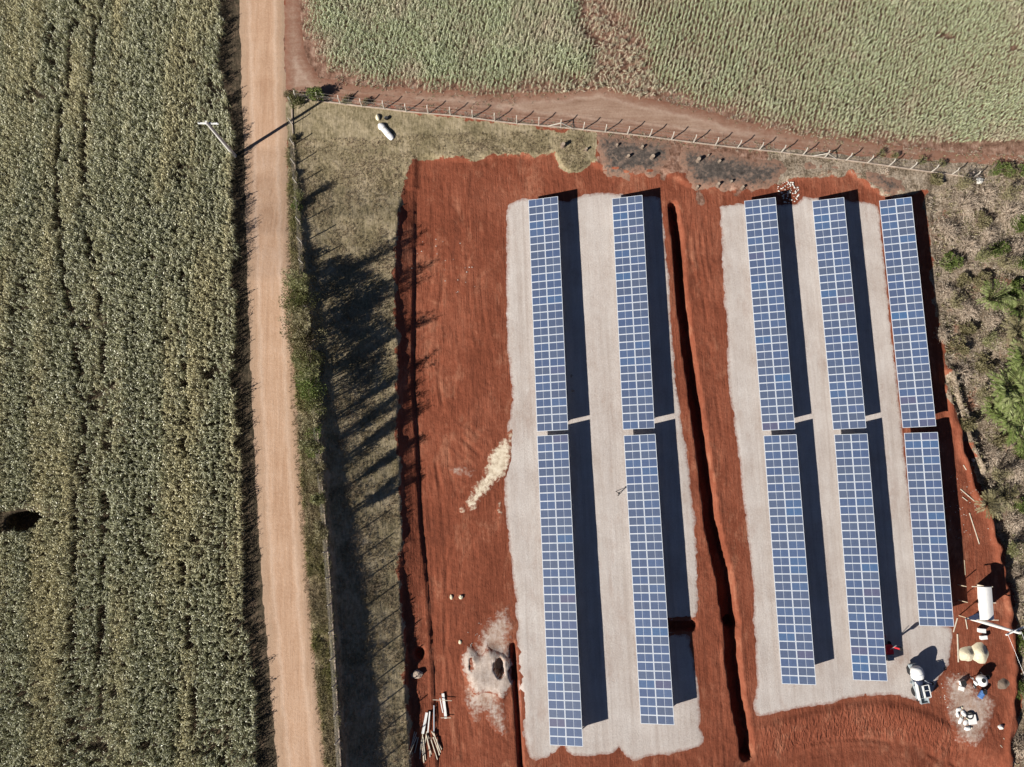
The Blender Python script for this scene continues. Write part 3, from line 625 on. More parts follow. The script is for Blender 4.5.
def sapling(u, v, h, r, label, mat='olive', n=420, name="sapling", group=None):
    T = empty(name, P(u, v), label, "sapling", group)
    b = MB(); pts = []
    for k in range(11):
        a = rng.uniform(0, 6.28); q = rng.uniform(.3, 1) * r; t = h * rng.uniform(.7, 1)
        p0, p1, p2 = Vector((0, 0, -.1)), Vector((math.cos(a) * q * .35, math.sin(a) * q * .35, t * .55)), Vector((math.cos(a) * q, math.sin(a) * q, t))
        b.tube([p0, p1, p2], [.035, .025, .008], 4, cap=False)
        for j in range(n // 11):
            f = rng.uniform(.3, 1); pts.append((p0 * (1 - f) ** 2 + p1 * 2 * f * (1 - f) + p2 * f * f) + Vector(rng.normal(size=3) * .14))
    pts = np.array([tuple(p) for p in pts]); d = sph(len(pts)); d[:, 2] = np.abs(d[:, 2])
    link("foliage", leaf_mesh("foliage", pts, d, rng.uniform(.18, .42, len(pts)), rng.uniform(.04, .09, len(pts)), mat, rng.uniform(.1, 1, len(pts))), T)
    b.build("stem", 'bark', T); return T
def brush(u, v, r, h, label, n=150, leaves=300, name="dead_bush", mat='twig', group=None):
    """heap of bare bleached twigs spreading from the root"""
    h *= 1.45
    T = empty(name, P(u, v), label, "bush", group)
    b = MB(); tips = []
    for k in range(n):
        a = rng.uniform(0, 6.28); q = rng.uniform(.25, 1) * r; hh = h * (1 - .55 * (q / r) ** 2) * rng.uniform(.35, 1); a2 = a + rng.uniform(-.5, .5)
        p0 = Vector((math.cos(a) * q * .15, math.sin(a) * q * .15, 0)); p1 = Vector((math.cos(a) * q * .55, math.sin(a) * q * .55, hh)); p2 = Vector((math.cos(a2) * q, math.sin(a2) * q, hh * rng.uniform(.5, 1)))
        b.tube([p0, p1, p2], [.024, .018, .008], 3, cap=False); tips += [p1.lerp(p2, rng.uniform(0, 1)) for _ in range(max(1, leaves // n))]
    b.build("branch", mat, T)
    pts = np.array([tuple(p) for p in tips]) + rng.normal(size=(len(tips), 3)) * .12
    link("dead_leaves", leaf_mesh("dead_leaves", pts, sph(len(pts)), rng.uniform(.15, .35, len(pts)), rng.uniform(.05, .11, len(pts)), 'dryleaf', rng.uniform(0, 1, len(pts))), T)
    return T
def palm(u, v, r, h, label, fronds=13, name="fan_plant", mat='frond', group=None, cat="plant", wd=1.0):
    """arching fronds of narrow leaflets from one root"""
    T = empty(name, P(u, v), label, cat, group)
    for k in range(fronds):
        a = k * 2.4 + rng.uniform(-.3, .3); L_ = r * rng.uniform(.75, 1.1); hh = h * rng.uniform(.5, 1)
        c = []; d = []; ln = []; m = 21; side = Vector((-math.sin(a), math.cos(a), 0))
        b = MB(); spine = []
        for i in range(m):
            t = i / (m - 1); p = Vector((math.cos(a) * L_ * t, math.sin(a) * L_ * t, hh * math.sin(min(1, t * 1.25) * math.pi * .62) * 1.0)); spine.append(p)
        b.tube(spine[::3], [.03] * 4 + [.02] * 2 + [.008], 3, cap=False)
        out = Vector((math.cos(a), math.sin(a), 0))
        for i in range(2, m):
            t = i / (m - 1)
            for s in (-1, 1):
                c.append(tuple(spine[i])); q = side * s * .8 + out * .75 + Vector((0, 0, -.15)); d.append(tuple(q)); ln.append(.30 * r * (1 - .6 * abs(t - .45)) * rng.uniform(.8, 1.1))
        c = np.array(c); d = np.array(d); ln = np.array(ln)
        fr = b.build("frond", mat_stem, T)
        link("leaflets", leaf_mesh("leaflets", c, d, ln, .036 * r * wd, mat, rng.uniform(.35, .85) + rng.normal(size=len(c)) * .12, side=np.tile([0, 0, 1.0], (len(c), 1)) + rng.normal(size=(len(c), 3)) * .25), fr)
    return T
mat_stem = 'olive'

# hedge along the road verge
HG = "shrubs of the hedge along the road"
shrub(302, 283, 2.1, 3.1, "rounded olive shrub at the end of the roadside hedge nearest the pole", 'olive', 1900, group=HG, up=.9)
shrub(304, 303, 2.8, 4.3, "tall dusty green shrub, second in the roadside hedge from the pole", 'hedge', 3600, group=HG, up=.9)
shrub(306, 324, 3.1, 4.9, "broad pale tipped shrub, widest of the hedge beside the dirt road", 'olive', 4000, group=HG, up=1.1, leaf=.3)
shrub(308, 345, 2.9, 4.7, "grey green shrub with bare stems in the middle of the roadside hedge", 'olive', 3200, group=HG, up=1.1)
shrub(311, 366, 2.7, 4.6, "thick dark green shrub in the hedge just past its middle gap", 'hedge', 3600, group=HG, up=.8)
shrub(313, 387, 2.5, 4.3, "bright green leafy shrub near the lower end of the roadside hedge", 'bright', 2800, group=HG, up=.7)
shrub(315, 407, 2.1, 3.7, "green shrub closing the thick part of the roadside hedge", 'hedge', 1700, group=HG, up=.7)
for k, (u, v, h, r, lb) in enumerate([(309, 292, 6.6, 1.8, "thin tall sapling rising from the first shrubs of the hedge"), (312, 335, 7.0, 2.0, "tallest thin sapling, in the widest shrub of the hedge"), (316, 377, 6.5, 1.9, "thin sapling with sparse leaves by the dark green hedge shrub"),
      (318, 425, 5.2, 1.6, "slender sapling just below the thick hedge"), (320, 447, 4.6, 1.4, "slender roadside sapling, second below the hedge"), (321, 470, 4.0, 1.4, "short roadside sapling, third below the hedge"), (324, 500, 3.4, 1.2, "low sapling on the verge across from the pale sand spill"),
      (326, 530, 3.0, 1.2, "low sapling on the verge near the lower half of the dark slope")]):
    sapling(u, v, h, r, lb, 'olive' if k % 2 else 'hedge', 1900, group="saplings along the road fence")
for u, v, r, h, lb, mt_ in [(316, 430, 1.5, 2.5, "low green bush on the verge right under the hedge", 'bright'), (317, 452, 1.3, 2.3, "small bright bush, second on the verge below the hedge", 'bright'), (319, 476, 1.3, 2.1, "small olive bush, third on the verge below the hedge", 'olive'),
      (300, 262, .9, 1.2, "small bush on the verge just before the hedge begins", 'olive'), (297, 208, .9, 1.3, "small bright green bush against the road fence", 'bright'), (294, 175, .7, .8, "little dusty bush by the road fence near the grass corner", 'olive'),
      (293, 140, .7, .9, "little bush at the fence beside the dark pole shadow", 'olive')]:
    shrub(u, v, r, h, lb, mt_, 700, .2, group="small bushes on the road verge", clumps=8)
shrub(318, 98, 1.4, 2.5, "bushy green shrub at the corner where both fences meet", 'bright', 1300, .3)
shrub(298, 102, 1.3, 1.8, "dark ragged shrub between the road and the corner post", 'hedge', 1000, .24)
shrub(288, 97, .8, .8, "low weedy bush at the road edge by the fence corner", 'olive', 500, .2, clumps=7)
shrub(347, 101, .7, 1.0, "small dark bush on the fence line next to the corner shrub", 'hedge', 450, .2, clumps=7)
shrub(366, 103, .6, .8, "small dry bush on the fence line above the white bundle", 'olive', 350, .2, clumps=6)
sapling(302, 200, 2.3, .9, "leaning sapling at the road fence on the grass", 'hedge', 500)
for u, v, lb in [(880, 155, "first small dark bush outside the cornfield fence"), (894, 157, "second small dark bush outside the cornfield fence"), (921, 161, "third small bush outside the fence near the scrub"), (940, 165, "fourth small bush outside the fence, by its end")]:
    shrub(u, v, .7, 1.0, lb, 'hedge', 260, .18, clumps=6, group="small bushes outside the cornfield fence")

# scrub beside the last table
for u, v, r, h, lb in [(962, 205, 3.2, 1.5, "widest heap of bleached brushwood at the top of the scrub"), (984, 196, 2.2, 1.1, "pale brushwood by the stone at the top of the scrub"), (944, 232, 2.4, 1.2, "reddish brown brushwood beside the tip of the last table's shadow"),
      (1008, 214, 3.0, 1.5, "brushwood heap at the photo edge below the farm track"), (985, 236, 2.3, 1.3, "dark tangled brushwood in the upper scrub"), (966, 246, 2.2, 1.0, "brown twig heap above the bright green shrub"), (1014, 250, 2.4, 1.4, "brushwood at the photo edge above the first fronds"),
      (944, 292, 1.7, .8, "small twig heap below the bright green shrub"), (965, 312, 2.2, .9, "flat pale twig heap in the middle of the scrub"), (992, 322, 1.8, .9, "twig heap between two fronded plants"), (960, 372, 2.1, .8, "pale twig heap above the low earth ridge"), (985, 378, 2.0, .9, "twig heap beside the big green fronds"),
      (988, 455, 2.4, .9, "wide bleached twig heap below the green fronds"), (1010, 470, 2.4, 1.1, "twig heap at the photo edge below the green fronds"), (1012, 520, 2.2, 1.1, "twig heap above the shelter by the photo edge"), (1016, 575, 1.8, 1.0, "twig heap beside the shelter shadow"),
      (1016, 745, 2.0, .9, "bleached twigs in the last corner of the scrub"), (1020, 195, 2.0, 1.0, "twigs on the grassy bank by the farm track end"), (941, 335, 1.4, .6, "low twigs at the edge of the last table's shadow")]:
    brush(u, v, r, h, lb, group="heaps of dead brushwood in the scrub")
for u, v, r, h, lb, mt_ in [(949, 264, 1.4, 1.3, "bright green rounded shrub in the upper scrub", 'bright'), (980, 283, 1.2, 1.4, "yellowish shrub above the first fronded plant", 'olive'), (1012, 288, 1.2, 1.2, "small green shrub at the photo edge over the fronds", 'bright'),
      (955, 348, 1.5, 1.2, "yellow green spreading shrub beside the last table's shadow", 'olive'), (966, 330, 1.0, .8, "small olive shrub above the spreading shrub", 'olive'), (966, 425, 1.1, .6, "low grassy shrub on the earth ridge", 'olive'), (1021, 640, 1.6, 1.6, "grassy green shrub under the far wires", 'bright'),
      (1022, 690, 1.5, 1.6, "green shrub at the photo edge near the junk", 'bright'), (1008, 172, 1.2, .5, "low green weeds at the farm track end", 'olive'), (975, 222, 1.6, 1.2, "grey olive shrub inside the brushwood", 'olive'),
      (1018, 228, 1.5, 1.5, "green bush at the photo edge among the top brushwood", 'bright'), (998, 250, 1.3, 1.3, "green bush left of the photo edge above the first fronds".replace("left of", "just inside"), 'bright'), (1020, 270, 1.5, 1.6, "bushy green shrub at the photo edge beside the yellowish one", 'bright'), (935, 182, 1.0, .5, "low weedy patch bush right above the last table's corner".replace("right ", ""), 'olive'),
      (1004, 300, 1.3, 1.2, "round green bush between lone and edge fronds", 'bright'), (982, 365, 1.4, 1.0, "pale olive bush above the ridge twigs", 'olive'), (1018, 450, 1.6, 1.3, "green bush under the clump at the photo edge", 'bright'), (962, 282, 1.0, .7, "small olive bush below the bright green shrub", 'olive'), (1000, 440, 1.1, .8, "yellowish bush at the foot of the green clump", 'olive'), (1020, 505, 1.3, 1.2, "green bush at the photo edge above the shelter", 'bright')]:
    shrub(u, v, r * 1.15, h * 1.5, lb, mt_, 1300, .28, 1.0, group="green shrubs in the scrub", clumps=9)
GROW = 1.3
for u, v, r, h, lb, n in [(987, 300, 1.7, 2.2, "fronded plant standing alone in the upper scrub", 13), (1010, 336, 2.2, 2.6, "pale fronded plant, first above the big green clump", 14), (1016, 362, 2.5, 2.8, "large green fronded plant at the photo edge", 16), (1000, 392, 2.6, 2.9, "largest green fronded plant in the clump", 18),
      (1018, 404, 2.6, 2.9, "dark fronded plant behind the largest one", 16), (1003, 420, 2.4, 2.4, "wide fronded plant at the bottom of the clump", 16), (990, 408, 1.6, 1.6, "small fronded plant on the clump edge facing the table", 13), (1016, 432, 2.0, 2.0, "fronded plant at the lowest corner of the clump", 14),
      (986, 504, 1.6, 1.2, "pale low fronded plant at the rim of the red bank", 12), (1003, 497, 1.4, 1.1, "pale yellow fronds beside the rim plant", 11), (1014, 310, 1.8, 2.0, "fronded plant at the photo edge in the dark shade", 12)]:
    palm(u, v, r * GROW, h * GROW, lb, n + 3, group="fronded plants in the scrub", mat='frond' if 'pale' not in lb else 'olive')

for u, v, lb in [(992, 170, "low dark shrub on the green bank, nearest the fence end"), (1005, 171, "low dark shrub in the middle of the green bank"), (1019, 172, "low dark shrub of the green bank at the photo corner")]:
    shrub(u, v, 1.2, 1.8, lb, 'bright', 700, .22, .7, group="low shrubs on the green bank", clumps=8)
for k, (u, v, h, lb) in enumerate([(972, 262, 3.2, "thin sapling above the lone fronded plant"), (996, 268, 3.0, "sapling with long shadow beside the yellowish shrub"), (950, 305, 1.8, "short sapling under the bright green shrub"), (980, 345, 2.6, "sapling between the spreading shrub and the pale fronds"), (975, 398, 2.2, "sapling left by itself above the earth ridge".replace("left ", "")),
      (990, 475, 2.6, "bare sapling leaning out of the wide twig heap"), (1006, 548, 2.4, "sapling on the dark edge above the shelter"), (955, 190, 2.2, "sapling in the top brushwood near the table tip"), (1000, 200, 2.6, "sapling in the upper scrub below the green bank")]):
    sapling(u, v, h * 1.35, 1.5, lb, 'olive' if k % 3 else 'hedge', 800, group="saplings in the scrub")
# ------------------------------------------------------------------ scattered plants (stuff)
def blade_tuft(name, n, h, spread, mat, w_):
    a = rng.uniform(0, 6.28, n); d = np.stack([np.cos(a) * spread, np.sin(a) * spread, np.ones(n)], 1) + rng.normal(size=(n, 3)) * .25
    return leaf_mesh(name, rng.normal(size=(n, 3)) * [.05, .05, 0], d, h * rng.uniform(.6, 1.2, n), w_, mat, rng.uniform(0, 1, n))
def corn_plant(k, mat='corn'):
    """stalk, arching leaves and tassel, one mesh"""
    vs = []; fs = []; sh = []
    H = rng.uniform(1.45, 1.9); nl = rng.integers(9, 12)
    def strip(pts, ws, side, s):
        b = len(vs)
        for p, w2 in zip(pts, ws): vs.append(tuple(p - side * w2)); vs.append(tuple(p + side * w2))
        for i in range(len(pts) - 1): fs.append((b + 2 * i, b + 2 * i + 1, b + 2 * i + 3, b + 2 * i + 2)); sh.append(s)
    for i in range(nl):
        z = H * (.22 + .72 * i / nl); a = (i % 2) * math.pi + k * 1.1 + rng.uniform(-.7, .7); L_ = rng.uniform(.5, .78) * (1 - .3 * i / nl)
        o = Vector((math.cos(a), math.sin(a), 0)); sd = Vector((-math.sin(a), math.cos(a), 0)); dr = rng.uniform(.1, .5)
        pts = [Vector((0, 0, z)), o * L_ * .35 + Vector((0, 0, z + .24)), o * L_ * .72 + Vector((0, 0, z + .22 - dr * .3)), o * L_ + Vector((0, 0, z + .02 - dr))]
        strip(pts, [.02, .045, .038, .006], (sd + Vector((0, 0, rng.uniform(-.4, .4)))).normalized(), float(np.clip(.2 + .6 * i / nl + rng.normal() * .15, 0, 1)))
    for q in (0, 1.57): strip([Vector((0, 0, 0)), Vector((0, 0, H))], [.018, .01], Vector((math.cos(q), math.sin(q), 0)), .5)
    for i in range(5):
        a = rng.uniform(0, 6.28); o = Vector((math.cos(a), math.sin(a), 0)); strip([Vector((0, 0, H - .03)), Vector((0, 0, H + .2)) + o * .13], [.012, .008], Vector((-math.sin(a), math.cos(a), 0)), .98)
    me = bpy.data.meshes.new("corn_plant"); me.from_pydata(vs, [], fs)
    at = me.attributes.new('shade', 'FLOAT', 'FACE'); at.data.foreach_set('value', np.array(sh, np.float32)); me.materials.append(M[mat]); return me
def scatter(name, xy, variants, label, cat, scale, dry, rotz=None, lean=.1, dz=0.0):
    """one object: points on the ground with plants instanced on them"""
    n = len(xy); z = Zr(xy[:, 0], xy[:, 1]) + dz
    me = bpy.data.meshes.new(name); me.vertices.add(n); me.vertices.foreach_set('co', np.column_stack([xy, z]).astype(np.float32).ravel())
    rot = np.column_stack([rng.normal(size=n) * lean, rng.normal(size=n) * lean, rng.uniform(0, 6.28, n) if rotz is None else rotz])
    for nm, ty, fld, dat in (('rot', 'FLOAT_VECTOR', 'vector', rot), ('scl', 'FLOAT', 'value', scale), ('dry', 'FLOAT', 'value', dry)):
        a = me.attributes.new(nm, ty, 'POINT'); a.data.foreach_set(fld, np.asarray(dat, np.float32).ravel())
    o = link(name, me); tag(o, label, cat, kind='stuff')
    col = bpy.data.collections.new(name + "_kinds")
    for i, v in enumerate(variants): col.objects.link(bpy.data.objects.new(name + "_kind", v))
    g = bpy.data.node_groups.new(name, 'GeometryNodeTree')
    g.interface.new_socket('Geometry', in_out='INPUT', socket_type='NodeSocketGeometry'); g.interface.new_socket('Geometry', in_out='OUTPUT', socket_type='NodeSocketGeometry')
    gi = g.nodes.new('NodeGroupInput'); go = g.nodes.new('NodeGroupOutput'); ip = g.nodes.new('GeometryNodeInstanceOnPoints'); ci = g.nodes.new('GeometryNodeCollectionInfo')
    ci.inputs['Collection'].default_value = col; ci.inputs['Separate Children'].default_value = True; ci.inputs['Reset Children'].default_value = True
    ip.inputs['Pick Instance'].default_value = True
    def attr(nm, ty): a = g.nodes.new('GeometryNodeInputNamedAttribute'); a.data_type = ty; a.inputs['Name'].default_value = nm; return a.outputs['Attribute']
    ri = g.nodes.new('FunctionNodeRandomValue'); ri.data_type = 'INT'; ri.inputs['Min'].default_value = 0; ri.inputs['Max'].default_value = len(variants) - 1
    ls = g.links.new
    ls(gi.outputs[0], ip.inputs['Points']); ls(ci.outputs[0], ip.inputs['Instance']); ls(ri.outputs[2], ip.inputs['Instance Index'])
    er = g.nodes.new('FunctionNodeEulerToRotation'); ls(attr('rot', 'FLOAT_VECTOR'), er.inputs[0]); ls(er.outputs[0], ip.inputs['Rotation'])
    ls(attr('scl', 'FLOAT'), ip.inputs['Scale']); ls(ip.outputs[0], go.inputs[0])
    md = o.modifiers.new("scatter", 'NODES'); md.node_group = g
    return o
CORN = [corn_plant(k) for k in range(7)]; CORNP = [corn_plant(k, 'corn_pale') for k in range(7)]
def rows(bounds, ang, gap, step, jit=.07):
    """planting grid turned by ang: rows run along direction ang"""
    x0, x1, y0, y1 = bounds; cx, cy = (x0 + x1) / 2, (y0 + y1) / 2; r = math.hypot(x1 - x0, y1 - y0) / 2 + 2
    a, b = np.meshgrid(np.arange(-r, r, step), np.arange(-r, r, gap)); a = a.ravel() + rng.uniform(-.5, .5, a.size) * step; b = b.ravel() + rng.normal(size=a.size) * jit
    b = b + .5 * np.sin(a * .05 + 1) ; x = cx + a * math.cos(ang) - b * math.sin(ang); y = cy + a * math.sin(ang) + b * math.cos(ang)
    k = (x > x0) & (x < x1) & (y > y0) & (y < y1); return x[k], y[k]
# field beside the road
WC_PX = [(-90, -60), (226, -60), (224, 0), (224, 30), (219, 62), (224, 80), (230, 105), (234, 130), (234, 190), (238, 250), (238, 320), (236, 384), (240, 430), (244, 500), (246, 576), (247, 620), (253, 650), (256, 700), (258, 767), (262, 830), (-90, 830)]
WC = L(WC_PX); x, y = rows((-84, -28, -46, 76), R(90.5), .66, .26)
sd = sdist(x, y, WC) + .7 * (vnoise(x, y, 1.3, 101) - .5)
tram1 = seg_dist(x, y, L([(82, -40), (80, 10), (73, 60), (67, 110), (60, 165), (61, 215), (66, 260), (72, 300), (79, 340), (86, 400), (88, 430), (80, 480), (80, 560), (78, 640), (72, 700), (65, 767), (62, 830)]))
tram2 = seg_dist(x, y, L([(108, -40), (105, 5), (98, 60), (90, 110), (87, 165), (90, 215), (95, 260), (103, 300), (107, 340), (110, 400), (112, 460), (108, 540), (105, 600), (103, 660), (103, 700), (103, 767), (103, 830)]))
tram3 = seg_dist(x, y, L([(182, 150), (180, 220), (186, 290), (184, 350), (190, 400), (188, 470), (184, 520), (190, 600), (198, 680), (200, 767)]))
hole = L([(29, 519)])[0]; hd = np.hypot((x - hole[0]) / 2.9, (y - hole[1]) / 1.35) + .9 * (vnoise(x, y, .7, 311) - .5)
gaps = fbm(x, y, 3.0, 111, 3)
keep = (sd > 0) & ~((tram1 < .38) & (gaps < .60)) & ~((tram2 < .38) & (gaps < .60)) & ~((tram3 < .3) & (gaps < .48)) & (hd > 1) & (rng.uniform(size=len(x)) > np.clip((gaps - .64) * 4, 0, .8))
x, y, sd, hd = x[keep], y[keep], sd[keep], hd[keep]
st_ = fbm(x + .02 * y, y * .07, 1.7, 123, 3)
dry = np.clip((fbm(x * 1.6, y * .3, 4.0, 121, 4) - .5) * 2.2 + (st_ - .5) * 2.4 + .12 + rng.normal(size=len(x)) * .16 + .2 * np.exp(-sd / 2.0), 0, 1)
sc = .84 * (.78 + .4 * fbm(x + .02 * y, y * .07, 1.7, 133, 3)) * rng.uniform(.82, 1.1, len(x)) + .1 * np.exp(-sd)
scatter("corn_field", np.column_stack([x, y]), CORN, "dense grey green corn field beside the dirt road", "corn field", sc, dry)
# field beyond the track: two blocks with a bare wedge between them
NC1 = L(NC1_PX)
NC2 = L(NC2_PX)
x, y = rows((-32, 90, 44, 80), R(73), .54, .21, .06)
sd1 = sdist(x, y, NC1); sd2 = sdist(x, y, NC2); sd = np.maximum(sd1, sd2) + 1.1 * (vnoise(x, y, 1.2, 141) - .5)
lane = seg_dist(x, y, L([(880, 22), (905, 30), (935, 35), (960, 42), (985, 48), (1005, 50), (1060, 52)])); gaps = fbm(x, y, 2.2, 151, 3)
# thinning towards the rim, where the rows are stunted and dry
keep = (sd > 0) & ~((lane < .35) & (gaps < .42)) & (rng.uniform(size=len(x)) < np.clip(.35 + sd * .35, 0, 1))
x, y, sd, s2 = x[keep], y[keep], sd[keep], sd2[keep] > 0
dry = np.clip((fbm(x, y, 4.0, 161, 4) - .52) * 2.2 + rng.normal(size=len(x)) * .14 + .75 * np.exp(-sd / 1.6), 0, 1)
sc = np.where(s2, .46, .60) * (.8 + .4 * fbm(x, y, 5, 165, 3)) * (.5 + .5 * np.clip(sd / 3.0, 0, 1)) * rng.uniform(.85, 1.12, len(x))
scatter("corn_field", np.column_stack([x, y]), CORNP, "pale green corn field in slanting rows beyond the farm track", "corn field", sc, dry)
x, y = rows((8, 24, 46, 66), R(73), .6, .26); wd_ = sdist(x, y, L([(580, -20), (588, 0), (604, 16), (630, 40), (644, 50), (650, 80), (670, 92), (640, 98), (600, 88), (560, 92), (592, 76), (600, 60)])); keep = (wd_ > -.2) & (rng.uniform(size=len(x)) < .8)
x, y = x[keep], y[keep]
scatter("corn_stubble", np.column_stack([x, y]), CORNP[:4], "thin dead corn on the bare wedge between the two field blocks", "dead corn", rng.uniform(.3, .6, len(x)), rng.uniform(.5, 1.0, len(x)), lean=.35)
# grass
TUFT = [blade_tuft("grass_tuft", 9, .26, .75, 'grassblade', .035) for _ in range(4)]
GP = L(GRASS_PX); n = 95000; x = rng.uniform(-32, 11, n); y = rng.uniform(-42, 47, n); g_ = fbm(x, y, 1.8, 171, 3)
k = (sdist(x, y, GP) > .1) & (rng.uniform(size=n) < np.clip(g_ * 2.4 - .55, .12, 1)); x, y = x[k], y[k]

scatter("meadow_grass", np.column_stack([x, y]), TUFT, "short dry grass on the slope between the road fence and the red earth", "grass", rng.uniform(.55, 1.25, len(x)) * .9, np.clip(fbm(x, y, 2.2, 181, 3) * 2.4 - .6 + rng.normal(size=len(x)) * .15, 0, 1), lean=.25)
VT = [blade_tuft("verge_tuft", 12, .42, .7, 'verge', .05) for _ in range(4)]
VP = L([(286, 96), (291, 96), (290, 110), (294, 150), (298, 200), (303, 260), (309, 330), (315, 400), (321, 470), (327, 540), (331, 610), (335, 680), (341, 767), (344, 830), (334, 830), (327, 767), (317, 680), (310, 600), (305, 520), (299, 440), (295, 350), (292, 290), (290, 230), (288, 170), (286, 120)])
n = 42000; x = rng.uniform(-34, -21, n); y = rng.uniform(-42, 46, n); k = (sdist(x, y, VP) > -.1) & (rng.uniform(size=n) < np.clip(fbm(x, y, 1.5, 191, 2) * 2.2 - .3, .1, 1)); x, y = x[k], y[k]
scatter("verge_grass", np.column_stack([x, y]), VT, "rank green verge grass between the dirt road and its fence", "grass", rng.uniform(.6, 1.4, len(x)), np.clip(fbm(x, y * .7, 2.0, 201, 3) * 2.6 - .8 + rng.normal(size=len(x)) * .12, 0, 1), lean=.2)
SP = L(SCRUB_PX[:18]); n = 26000; x = rng.uniform(44, 72, n); y = rng.uniform(-42, 46, n); k = (sdist(x, y, SP) > .2) & (rng.uniform(size=n) < np.clip(fbm(x, y, 1.6, 211, 3) * 2.6 - .7, .05, 1)); x, y = x[k], y[k]
DT = [blade_tuft("dry_tuft", 10, .45, 1.3, 'dryleaf', .05) for _ in range(4)] + [blade_tuft("weed_tuft", 10, .35, 1.1, 'olive', .08) for _ in range(2)]
scatter("scrub_undergrowth", np.column_stack([x, y]), DT, "dead grass and fallen leaves covering the scrub ground", "undergrowth", rng.uniform(.6, 1.5, len(x)), np.zeros(len(x)), lean=.4)
TP = line([(300, 97), (330, 99), (400, 108), (470, 116), (540, 125), (600, 132), (700, 142), (760, 148), (860, 158), (960, 165), (1024, 168)], Z); TQ = line([(306, 58), (330, 78), (400, 90), (500, 100), (600, 84), (660, 96), (740, 122), (860, 145), (1024, 160)], Z)
n = 30000; x = rng.uniform(-30, 72, n); y = rng.uniform(36, 56, n); d = np.minimum(seg_dist(x, y, TP), seg_dist(x, y, TQ)); ex_ = ~inside(x, y, GP)
k = ex_ & (rng.uniform(size=n) < np.exp(-(d / .7) ** 2) * np.clip(fbm(x, y, 1.2, 221, 2) * 2.4 - .7, 0, 1)); x, y = x[k], y[k]
scatter("track_weeds", np.column_stack([x, y]), DT, "dry weeds creeping in along both edges of the farm track", "weeds", rng.uniform(.35, .9, len(x)), np.zeros(len(x)), lean=.4)

# ------------------------------------------------------------------ fences
def fence(px, zf, label, step, arm, al=.25, braces=()):
    W = line(px, zf); seg = np.hypot(*np.diff(W, axis=0).T); cum = np.concatenate([[0], np.cumsum(seg)]); n = int(cum[-1] / step)
    pts = []
    for i in range(n + 1):
        s_ = i * step; pts.append((float(np.interp(s_, cum, W[:, 0])), float(np.interp(s_, cum, W[:, 1]))))
    T = empty("concrete_post_fence", (pts[0][0], pts[0][1], z1(*pts[0])), label, "fence"); o = T.location
    av = Vector((arm[0], arm[1], 0)).normalized()
    tops = []
    for i, p in enumerate(pts):
        q = Vector((p[0], p[1], z1(*p))) - o; ln_ = Vector((rng.normal() * .03, rng.normal() * .03, 0))
        b = MB(); b.bar(q + Vector((0, 0, -.2)), q + Vector((0, 0, 1.5)) + ln_, .13, .13, w2=.10); b.bar(q + Vector((0, 0, 1.48)) + ln_, q + ln_ + av * al + Vector((0, 0, 1.82)), .10, .09)
        b.build("post", 'concrete_pale', T); tops.append(q)
        if i in braces and 0 < i < n:
            for j in (i - 1, i + 1):
                e = Vector((pts[j][0], pts[j][1], z1(*pts[j]))) - o; f = q.lerp(e, .62)
                MB().bar(q + Vector((0, 0, 1.3)), f, .10, .10).build("brace", 'concrete_pale', T)
    for h in (.3, .65, 1.0, 1.3, 1.45, 1.76):
        b = MB(); off = av * (al * .8 if h > 1.6 else 0)
        for a_, c_ in zip(tops, tops[1:]): b.tube([a_ + off + Vector((0, 0, h)), (a_ + c_) / 2 + off + Vector((0, 0, h - .02)), c_ + off + Vector((0, 0, h))], .008, 3, cap=False)
        b.build("wire", 'wire', T)
    for i, (a_, c_) in enumerate(zip(tops, tops[1:])):
        MB().bar(a_ + Vector((0, 0, .05)), c_ + Vector((0, 0, .05)), .13, .2).build("kerb", 'kerb', T)
    return T
fence([(297, 99), (318.5, 101), (356, 106), (384, 109), (411, 112.5), (456, 116), (512, 123.5), (549, 126.5), (594, 131), (642, 136), (687, 142), (732, 147.5), (768, 151), (800, 155), (863, 162.5), (928, 172), (963, 176), (984, 180)], Z, "long concrete post fence between the farm track and the array", 2.98, (.15, 1), braces=(12, 24))
fence([(292, 104), (292.5, 130), (295, 165), (299, 205), (303, 260), (309, 330), (315, 400), (321, 470), (327, 540), (332, 610), (336, 680), (341, 767), (345, 830)], lambda a, b: S(a, b) + zr(b), "concrete post fence along the dirt road, partly inside the hedge", 2.95, (-1, .1), .03)

# ------------------------------------------------------------------ utility poles
def upole(u, v, h, label, lean, cross_az, cross_z, wires):
    T = empty("utility_pole", P(u, v), label, "utility pole"); top = Vector((lean[0], lean[1], h))
    MB().tube([(0, 0, -.3), top * .5, top], [.25, .21, .15], 12).build("pole", 'pole', T)
    c = top * (cross_z / h); d = Vector((math.cos(cross_az), math.sin(cross_az), 0)); s_ = Vector((-d.y, d.x, 0)) * .14
    MB().bar(c - d * 1.25 + s_, c + d * 1.25 + s_, .16, .16).build("crossarm", 'white', T)
    for k in (-1, 1): MB().bar(c + s_ + d * .75 * k, c + s_ * .6 - Vector((0, 0, .7)), .04, .04).build("crossarm_brace", 'steel', T)
    for k in (-1.15, 0.45, 1.15):
        q = c + s_ + d * k + Vector((0, 0, .06)); MB().tube([q, q + Vector((0, 0, .1)), q + Vector((0, 0, .22))], [.03, .07, .04], 8).build("insulator", 'white', T)
    for j, e in enumerate(wires):
        for k in (-1.15, .45, 1.15):
            a_ = c + s_ + d * k + Vector((0, 0, .28)); z_ = a_ + Vector(e); m = (a_ + z_) / 2 - Vector((0, 0, .5)); MB().tube([a_, a_.lerp(m, .5) - Vector((0, 0, .12)), m, m.lerp(z_, .5) - Vector((0, 0, .12)), z_], .012, 4, cap=False).build("cable", 'steel', T)
    return T
upole(235, 156, 9.2, "slim pale concrete utility pole at the edge of the corn by the road", (0, 0), R(-4), 8.5, [])
